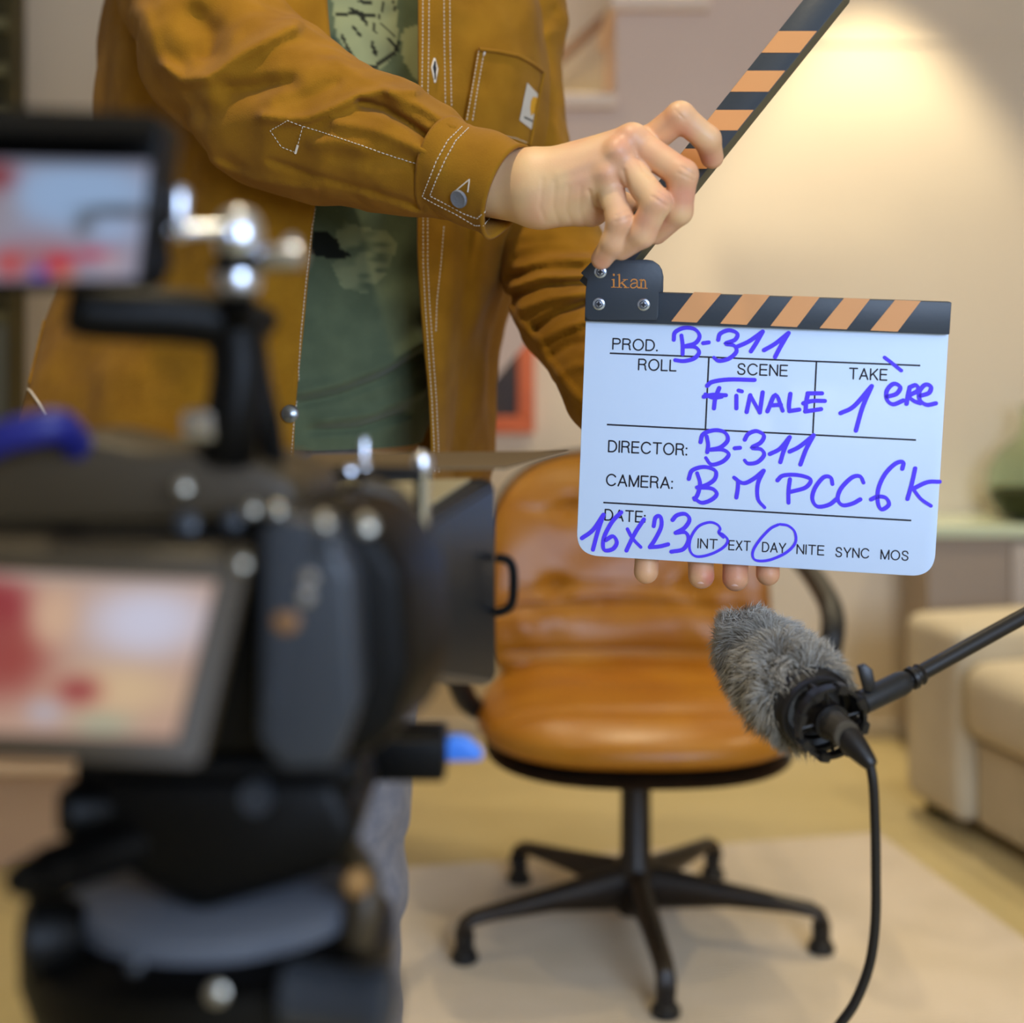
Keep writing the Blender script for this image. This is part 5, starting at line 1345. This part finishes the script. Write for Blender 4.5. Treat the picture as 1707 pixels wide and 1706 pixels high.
# lens with focus gear, on the rig's axis
l0 = Vector((-0.128, 0.715, 0.926)); 
bm = bmesh.new(); lathe(bm, l0, RD_, [(.034, 0), (.037, .004), (.037, .02), (.040, .026), (.040, .050), (.0425, .054), (.0425, .075), (.040, .079), (.041, .110), (.044, .114), (.044, .128), (.042, .130), (.040, .122)], 56); lens = bm_obj('lens', bm, m_rig, cm, angle=25)
bm = bmesh.new(); lathe(bm, l0 + RD_ * .120, RD_, [(.040, 0), (.035, .004), (.02, .007), (.0001, .008)], 40); bm_obj('front_glass', bm, m_lensglass, lens)
bm = bmesh.new()
for q in range(64):
    a = 2 * PI * q / 64; n_ = RX * math.cos(a) + Vector((0, 0, 1)) * math.sin(a); p = l0 + RD_ * .058 + n_ * .0430; t_ = RD_.cross(n_) * .0011
    prism(bm, [p + t_, p - t_, p - t_ * .6 + n_ * .002, p + t_ * .6 + n_ * .002], [v + RD_ * .014 for v in (p + t_, p - t_, p - t_ * .6 + n_ * .002, p + t_ * .6 + n_ * .002)])
bm_obj('focus_gear', bm, m_rig, lens, smooth=False)
# rods, top rail, rod clamp
for s in (-1, 1):
    bm = bmesh.new(); p = Vector((-0.142, .66, .858)) + RX * .03 * s; tube(bm, [p, p + RD_ * .33], .0075, 16); bm_obj('rod', bm, m_rig2, cm)
bm = bmesh.new(); pxprism(bm, [(480, 788), (560, 780), (700, 782), (706, 800), (600, 806), (480, 808)], .755, .02, .002); bm_obj('top_rail', bm, m_rig, cm)
bm = bmesh.new(); lathe(bm, W(703, 955, .80), (0, 0, 1), [(.0032, 0), (.0040, .003), (.0040, .050), (.0052, .053), (.0056, .057), (.0050, .062), (.0018, .065)], 20); bm_obj('silver_pin', bm, m_silver, cm)
bm = bmesh.new(); lathe(bm, W(607, 792, .76), (0, 0, 1), [(.0036, 0), (.0042, .003), (.0030, .006), (.0020, .007), (.0020, .017), (.0012, .019)], 18); bm_obj('hot_shoe_pin', bm, m_silver, cm)
bm = bmesh.new(); lathe(bm, W(582, 786, .75), (0, -1, .3), [(.0030, -.003), (.0034, 0), (.0024, .002), (.0001, .003)], 18); bm_obj('hot_shoe_screw', bm, m_silver, cm)
bm = bmesh.new(); tube(bm, catmull([W(600, 812, .74), W(655, 830, .745), W(690, 880, .75), W(690, 950, .755)], 6), .006, 12); bm_obj('cable', bm, m_rigbrown, cm)
bm = bmesh.new(); box(bm, W(600, 1306, .775), W(742, 1234, .775) + Vector((0, .04, 0)), .003); rc = bm_obj('rod_clamp', bm, m_rig, cm)
bm = bmesh.new(); pxprism(bm, [(738, 1238), (752, 1230), (778, 1233), (806, 1258), (802, 1270), (744, 1272), (732, 1258)], .80, .012, .003, 3); o = bm_obj('clamp_lever', bm, m_bluepl, rc); o['label'] = 'bright blue clamp lever'

# ---- matte box on the lens
mb = empty('matte_box', W(640, 1140, .90), 'black square matte box at the front of the camera with a thin top flag', 'matte box')
def pq(l, Y): return [W(x, y, Y) for x, y in l]
def yw(px, py, Y): return W(px, py, Y)
rear = [yw(455, 870, .880), yw(706, 862, .862), yw(718, 1128, .862), yw(455, 1110, .880)]
frnt = [yw(455, 806, .985), yw(812, 797, .962), yw(826, 810, .962), yw(828, 1130, .962), yw(812, 1143, .962), yw(455, 1132, .985)]
rear6 = [rear[0], rear[1], rear[1] + Vector((.004, 0, -.005)), rear[2] + Vector((.001, 0, .005)), rear[2], rear[3]]
bm = bmesh.new(); t = bmesh.new()
N_ = 6
cen_r = sum(rear6, Vector()) / 6; cen_f = sum(frnt, Vector()) / 6
ri = [cen_r + (p - cen_r) * .88 for p in rear6]; fi = [cen_f + (p - cen_f) * .93 for p in frnt]
vs = rear6 + frnt + fi + ri; fs = []
for r0, r1 in ((0, 6), (6, 12), (12, 18), (18, 0)):
    for i in range(6): fs.append((r0 + i, r0 + (i + 1) % 6, r1 + (i + 1) % 6, r1 + i))
b_, f_ = add_verts_faces(t, vs, fs); bmesh.ops.recalc_face_normals(t, faces=t.faces); bmesh.ops.bevel(t, geom=list(t.edges), offset=.0018, segments=2, affect='EDGES'); merge(bm, t)
hood = bm_obj('hood', bm, mat('matte_box_black', (24, 27, 31), .34), mb)
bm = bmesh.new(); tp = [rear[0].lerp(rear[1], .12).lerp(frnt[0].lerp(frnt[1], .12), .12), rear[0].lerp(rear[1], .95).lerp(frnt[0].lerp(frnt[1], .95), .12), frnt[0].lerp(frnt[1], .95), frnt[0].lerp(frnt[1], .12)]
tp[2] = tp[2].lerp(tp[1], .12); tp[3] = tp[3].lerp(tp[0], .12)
prism(bm, [p + Vector((0, 0, .0022)) for p in tp], [p + Vector((0, 0, .0004)) for p in tp], .0004, 1); o = bm_obj('top_sheen_panel', bm, mat('top_sheen_beige', (150, 138, 108), .5), mb, smooth=False); o['label'] = 'pale beige panel standing for light on the black top'  # added panel, its beige paints the light on the black hood top
bm = bmesh.new(); lathe(bm, l0 + RD_ * .128, RD_, [(.0450, 0), (.047, .002), (.048, .006), (.048, .030), (.047, .032), (.0455, .004)], 48, closed=True); bm_obj('lens_collar', bm, m_rig, mb)
bm = bmesh.new(); fl = [yw(495, 783, .965), yw(842, 779, .965), yw(948, 751, 1.06), yw(520, 757, 1.03)]
prism(bm, fl, [p + Vector((0, 0, -.0015)) for p in fl], .0004, 1); o = bm_obj('top_flag', bm, m_flag, mb); o['label'] = 'thin horizontal top flag'
bm = bmesh.new(); tube(bm, [yw(700, 806, .955), yw(700, 782, .967)], .004, 10); tube(bm, [yw(560, 808, .965), yw(560, 784, .972)], .004, 10); bm_obj('flag_hinge', bm, m_rig, mb)
bm = bmesh.new(); tube(bm, catmull([yw(826, 930, .955), yw(846, 934, .955), yw(855, 950, .955), yw(856, 985, .955), yw(852, 1008, .955), yw(840, 1018, .955), yw(824, 1022, .955)], 5), .0030, 10); bm_obj('side_bracket', bm, m_rig, mb)

# ---- field monitor on its articulated arm
fm = empty('field_monitor', W(70, 474, .61), 'black field monitor with a bright picture, at the upper left foreground above the camera', 'monitor')
hs = [W(-170, 176, .602), W(262, 190, .602), W(274, 215, .602), W(238, 468, .600), W(226, 478, .600), W(-170, 488, .600)]
bm = bmesh.new(); prism(bm, hs, [p + Vector((0.002, .026, 0)) for p in hs], .003, 3); mh = bm_obj('housing', bm, m_rig, fm)
bm = bmesh.new(); hd = [W(-168, 180, .602), W(264, 196, .602), W(262, 232, .570), W(-160, 222, .570)]; prism(bm, hd, [p + Vector((0, 0, .002)) for p in hd]); bm_obj('sun_hood', bm, mat('hood_black_cloth', (8, 8, 8), .95, spec=.1), fm, smooth=False)
def pic2(u, v):
    x = -110 + 362 * u; y = 262 + 206 * v
    def blob(c, cx_, cy_, rx, ry, base, p=1.5):
        w_ = math.exp(-(((x - cx_) / rx) ** 2 + ((y - cy_) / ry) ** 2) ** p); return tuple(b * (1 - w_) + q * w_ for b, q in zip(base, c))
    c_ = (150, 148, 168)
    c_ = blob((150, 178, 216), 140, 320, 125, 62, c_, 3); c_ = blob((150, 146, 160), 5, 350, 30, 60, c_); c_ = blob((130, 44, 50), -10, 285, 40, 32, c_); c_ = blob((150, 70, 80), -60, 330, 40, 120, c_)
    c_ = blob((116, 120, 138), 120, 266, 200, 9, c_); c_ = blob((48, 50, 50), 205, 350, 62, 10, c_); c_ = blob((60, 60, 60), 155, 375, 20, 18, c_); c_ = blob((156, 176, 212), 200, 382, 50, 22, c_)
    c_ = blob((160, 110, 120), 60, 430, 90, 30, c_); c_ = blob((196, 36, 50), 112, 442, 26, 22, c_); c_ = blob((190, 50, 80), 175, 425, 40, 10, c_); c_ = blob((176, 160, 172), 205, 440, 26, 20, c_)
    c_ = blob((96, 74, 170), 78, 458, 14, 16, c_); c_ = blob((188, 70, 70), 25, 440, 24, 22, c_); c_ = blob((196, 140, 110), 125, 462, 20, 10, c_)
    return c_
display('monitor_picture', [W(-112, 262, .6005), W(250, 270, .6005), W(228, 465, .5990), W(-112, 470, .5990)], pic2, fm)
fa = empty('monitor_arm', W(398, 500, .64), 'small silver and black articulated arm right of the field monitor', 'monitor arm')
for nm, base_, ax_, prof_, m_ in [
    ('clamp_lever', W(298, 398, .622), (0.02, 0, 1), [(.0030, 0), (.0040, .003), (.0034, .012), (.0042, .018), (.0028, .021)], m_silver),
    ('side_rod', W(270, 384, .622), (1, .1, 0), [(.0035, 0), (.0035, .004), (.0028, .006), (.0028, .026)], m_silver),
    ('ball_joint', W(398, 432, .64), (0, 0, 1), [(.0075, 0), (.0098, .004), (.0108, .010), (.0098, .016), (.0072, .020), (.003, .022)], m_silver),
    ('joint_band', W(398, 456, .64), (0, 0, 1), [(.0100, 0), (.0108, .001), (.0108, .0065), (.0100, .0075)], m_rig),
    ('lower_cup', W(396, 496, .64), (0, 0, 1), [(.0060, 0), (.0092, .003), (.0102, .009), (.0098, .0110)], m_silver),
    ('wing_knob', W(430, 432, .635), (1, -.1, 0.05), [(.0030, 0), (.0050, .003), (.0056, .012), (.0048, .018), (.002, .020)], m_silver),
    ('knob_tip', W(486, 414, .635), (0, 0, 1), [(.003, 0), (.0036, .002), (.002, .005)], m_silver)]:
    bm = bmesh.new(); lathe(bm, base_, ax_, prof_, 24); bm_obj(nm, bm, m_, fa)
bm = bmesh.new(); tube(bm, [W(396, 500, .642), W(396, 530, .65)], .008, 14); tube(bm, catmull([W(238, 372, .625), W(262, 380, .622), W(285, 386, .622)], 4), .0055, 12); tube(bm, catmull([W(262, 400, .625), W(266, 440, .625), W(250, 468, .625)], 4), .005, 12); bm_obj('arm_mount', bm, m_rig, fa)
# ------------------------------------------------------------------ microphone on its boom
K = 1.075
def lathe_k(bm, base, axis, prof, seg=32, **k): lathe(bm, base, axis, [(r * K, h) for r, h in prof], seg, **k)
def tube_k(bm, pts, r, seg=12): tube(bm, pts, r * K, seg)
m_micblk = mat('mic_black', (24, 20, 18), 0.4)
m_micmet = mat('mic_body_grey', (86, 80, 72), 0.35, metal=0.5)
m_furbase = mat('fur_base', (92, 88, 82), 0.95)
m_fur = mat('grey_fur', (140, 134, 124), 0.8, attr='tint', sheen=0.2)
r_end, f_end = W(1352, 1176, 1.1395), W(1247, 1072, 1.2739)
AX = (f_end - r_end).normalized(); LEN = (f_end - r_end).length
mic = empty('microphone', r_end, 'microphone in a shaggy grey fur windshield held in a shock mount', 'microphone')
R0 = 0.0275
profile = [(r * K, h) for r, h in [(.0290, -.002), (.0335, .008), (.0335, .04), (.0315, .08), (.0290, LEN - .02), (.0262, LEN), (.0205, LEN + .012), (.0120, LEN + .020), (.0010, LEN + .023)]]
bm = bmesh.new(); lathe(bm, r_end, AX, [(r - .003, h) for r, h in profile[:-1]] + [(.0005, LEN + .018)], 40); ws = bm_obj('windshield', bm, m_furbase, mic); ws['label'] = 'shaggy grey fur windshield'
rng = np.random.default_rng(5); NS = 19000
hs_ = np.array([p[1] for p in profile]); rs_ = np.array([p[0] for p in profile])
arc = np.concatenate([[0], np.cumsum(np.hypot(np.diff(hs_), np.diff(rs_)))])
u = rng.random(NS * 2) * arc[-1]; h_ = np.interp(u, arc, hs_); r_ = np.interp(u, arc, rs_); k_ = rng.random(NS * 2) * .034 < r_; h_, r_ = h_[k_][:NS], r_[k_][:NS]; NS = len(h_)
dr = np.gradient(rs_, arc + 1e-9 * np.arange(len(arc))); sl_ = np.interp(u[k_][:NS], arc, dr)
an = rng.random(NS) * 2 * PI; n1 = np.array(AX.orthogonal().normalized()); n2 = np.cross(np.array(AX), n1); A_ = np.array(AX)
rad = np.cos(an)[:, None] * n1 + np.sin(an)[:, None] * n2
p0_ = np.array(r_end) + A_ * h_[:, None] + rad * (r_[:, None] - .0045)
nrm_ = rad * np.sqrt(np.clip(1 - sl_ ** 2, 0, 1))[:, None] - A_ * sl_[:, None]
cl_ = np.stack([vnoise(p0_, 70, s_) for s_ in (41, 42, 43)], 1)
lean_ = nrm_ * 0.9 + cl_ * 1.1 - A_ * 0.25 + rng.normal(0, .28, (NS, 3)) + np.array([0, 0, -.25])
lean_ /= np.linalg.norm(lean_, axis=1, keepdims=True); Ls = (0.0115 + 0.006 * rng.random(NS) + .003 * vnoise(p0_, 50, 44))[:, None]
mid = p0_ + (nrm_ * .6 + lean_ * .6) * Ls * .5; tip_ = mid + (lean_ * .9 + cl_ * .5 + np.array([0, 0, -.25])) * Ls * .55
sd_ = np.cross(lean_, rng.normal(0, 1, (NS, 3))); sd_ /= np.linalg.norm(sd_, axis=1, keepdims=True); wd_ = .00034
VF = np.stack([p0_ - sd_ * wd_, p0_ + sd_ * wd_, mid + sd_ * wd_ * .8, mid - sd_ * wd_ * .8, tip_], 1).reshape(-1, 3)
i5 = np.arange(NS) * 5
FF = [(a, a + 1, a + 2, a + 3) for a in i5.tolist()] + [(a + 3, a + 2, a + 4) for a in i5.tolist()]
me = bpy.data.meshes.new('fur'); me.from_pydata(VF.tolist(), [], FF); fur = link('fur', me, m_fur, ws, smooth=False); fur['kind'] = 'stuff'
tn = np.clip(.50 + .30 * rng.random(NS) + .35 * vnoise(p0_, 45, 45), .12, 1); warm_ = np.clip(.5 + vnoise(p0_, 30, 46), 0, 1)
g0 = np.array(lin((100, 94, 86))[:3]); g1 = np.array(lin((206, 200, 190))[:3]); g2 = np.array(lin((126, 116, 92))[:3])
ct = g0 * (1 - tn[:, None]) + g1 * tn[:, None]; ct = ct * (1 - .5 * warm_[:, None]) + g2 * .5 * warm_[:, None]
paint(fur, 'tint', np.repeat(np.concatenate([ct, np.ones((NS, 1))], 1), 5, axis=0))
bd = W(1412, 1226, 1.0857)
AX2 = (r_end - bd).normalized(); L2 = (r_end - bd).length
bm = bmesh.new(); lathe_k(bm, bd, AX2, [(.0090, 0), (.0098, .001), (.0100, L2 * .55), (.013, L2 * .75), (.0140, L2 + .01)], 32); bm_obj('mic_body', bm, m_micmet, mic)
bm = bmesh.new(); lathe_k(bm, r_end - AX * .010, AX, [(.0215, 0), (.0262, -.002), (.0290, .002), (.0292, .014), (.0262, .016), (.0225, .010), (.0205, .004)], 48, closed=True); o = bm_obj('windshield_collar', bm, m_micblk, mic); 

bs = empty('microphone_stand', (0.63, 1.236, 0), 'black microphone stand boom arm reaching in from the right edge', 'microphone stand')
r2 = bd.lerp(r_end, .42)
bm = bmesh.new(); lathe_k(bm, r2, AX2, [(.0235, -.003), (.0262, -.003), (.0262, .005), (.0235, .005)], 40, closed=True)
n1 = AX2.orthogonal().normalized(); n2 = AX2.cross(n1)
for q in range(8):
    a = 2 * PI * q / 8 + .2; d_ = n1 * math.cos(a) + n2 * math.sin(a); t_ = AX2.cross(d_)
    c_ = r2 + d_ * .0265; t = bmesh.new(); bmesh.ops.create_cube(t, size=1)
    M_ = Matrix((( t_.x * .009, d_.x * .007, AX2.x * .011, c_.x), (t_.y * .009, d_.y * .007, AX2.y * .011, c_.y), (t_.z * .009, d_.z * .007, AX2.z * .011, c_.z), (0, 0, 0, 1)))
    bmesh.ops.bevel(t, geom=list(t.edges), offset=.12, segments=2, affect='EDGES'); merge(bm, t, M_)
sm_ = bm_obj('shock_mount_ring', bm, m_micblk, bs)
bm = bmesh.new(); lathe_k(bm, r2, AX2, [(.0100, -.002), (.0128, -.002), (.0128, .008), (.0100, .008)], 32, closed=True)
for q in range(4):
    a = 2 * PI * q / 4 + .6; d_ = n1 * math.cos(a) + n2 * math.sin(a); tube_k(bm, [r2 + d_ * .0115 + AX2 * .003, r2 + d_ * .0245 + AX2 * .003], .0012, 8)
bm_obj('inner_clip', bm, m_micblk, sm_)
bm = bmesh.new(); r3 = r_end - AX * .018
lathe_k(bm, r3, AX, [(.0245, -.002), (.0272, -.002), (.0272, .004), (.0245, .004)], 40, closed=True); bm_obj('shock_mount_ring', bm, m_micblk, bs)
for q in range(3):
    a = 2 * PI * q / 3 + .9; d_ = n1 * math.cos(a) + n2 * math.sin(a); bm = bmesh.new(); tube_k(bm, [r2 + d_ * .0245, r3 + d_ * .0255], .0026, 10); bm_obj('mount_bar', bm, m_micblk, bs)
q0, q1 = W(1440, 1170, 1.1180), W(1514, 1134, 1.1341); bd_ = (q1 - q0).normalized()
bm = bmesh.new(); tube_k(bm, [r2 + (q0 - r2).normalized() * .024, q0 + bd_ * .004], .0075, 14); bm_obj('swivel_joint', bm, m_micblk, bs)
bm = bmesh.new(); lathe_k(bm, q0 - bd_ * .004, bd_, [(.0065, 0), (.0085, .002), (.0088, .038), (.0080, .043), (.0062, .047)], 28); ad = bm_obj('adapter_barrel', bm, m_blkpl, bs)
bm = bmesh.new(); pxprism(bm, [(1430, 1112), (1443, 1108), (1455, 1117), (1460, 1142), (1454, 1154), (1441, 1152)], 1.1116, .006, .001, 2); bm_obj('wing_knob', bm, m_micblk, ad)
bm = bmesh.new(); lathe_k(bm, q1 + bd_ * .001, bd_, [(.0060, 0), (.0080, .001), (.0084, .004), (.0064, .006), (.0064, .008), (.0078, .010), (.0064, .013)], 28); bm_obj('locking_ring', bm, m_micblk, ad)
bend = Vector((0.585, 1.15, 0.985))
p1 = W(1780, 987, 1.1825)
bm = bmesh.new(); tube_k(bm, [q1, p1], .0058, 18); tube_k(bm, [p1 - (p1 - q1).normalized() * .004, p1.lerp(W(2150, 777, 1.2362), 1)], .0068, 18); bm_obj('boom_tube', bm, m_micblk, bs)
pe = W(2150, 777, 1.2362)
bm = bmesh.new(); tube_k(bm, [Vector((pe.x, pe.y, 0.12)), Vector((pe.x, pe.y, pe.z + .03))], .010, 16); bm_obj('upright', bm, m_micblk, bs)
bm = bmesh.new(); lathe_k(bm, Vector((pe.x, pe.y - .018, pe.z)), (0, 1, 0), [(.016, 0), (.018, .003), (.018, .030), (.016, .034)], 24); bm_obj('clutch', bm, m_micblk, bs)
for q in range(3):
    a = math.radians(30 + 120 * q); d_ = Vector((math.cos(a), math.sin(a), 0)); bm = bmesh.new(); tube_k(bm, [Vector((pe.x, pe.y, .16)), Vector((pe.x, pe.y, .010)) + d_ * .28], .008, 12)
    lathe_k(bm, Vector((pe.x, pe.y, 0)) + d_ * .28, (0, 0, 1), [(.011, 0), (.012, .02), (.009, .024)], 12); bm_obj('leg', bm, m_micblk, bs)

cbl = empty('microphone_cable', W(1453, 1280, 1.0750), 'black cable plugged into the microphone and hanging down to the floor', 'cable')
e0_ = W(1404, 1218, 1.0943); e1_ = W(1453, 1276, 1.0750); ax_ = (e1_ - e0_).normalized(); Le = (e1_ - e0_).length
bm = bmesh.new(); lathe_k(bm, e0_, ax_, [(.0078, 0), (.0090, .001), (.0092, Le * .30), (.0086, Le * .5), (.0062, Le * .85), (.0048, Le), (.0040, Le + .001)], 28); pg = bm_obj('plug', bm, m_micblk, cbl)
bm = bmesh.new(); lathe_k(bm, e0_ + ax_ * .0015, ax_, [(.0092, 0), (.0096, .0004), (.0096, .0016), (.0092, .002)], 28, closed=True); o = bm_obj('plug_ring', bm, m_silver, pg)
bm = bmesh.new(); P_ = catmull([e1_ - ax_ * .002, W(1456, 1310, 1.0750), W(1459, 1380, 1.0750), W(1460, 1450, 1.0750), W(1459, 1540, 1.0750), W(1449, 1610, 1.0750), W(1425, 1672, 1.0750), W(1392, 1720, 1.0750), W(1340, 1800, 1.0750), W(1300, 2000, 1.0965), W(1310, 2400, 1.1287), Vector((.20, 1.12, .12)), Vector((.22, 1.10, .02)), Vector((.26, 1.02, .0038)), Vector((.31, .86, .0038)), Vector((.36, .66, .0038)), Vector((.5, .4, .0038))], 8)
tube_k(bm, P_, .0034, 12); bm_obj('cord', bm, m_micblk, cbl)
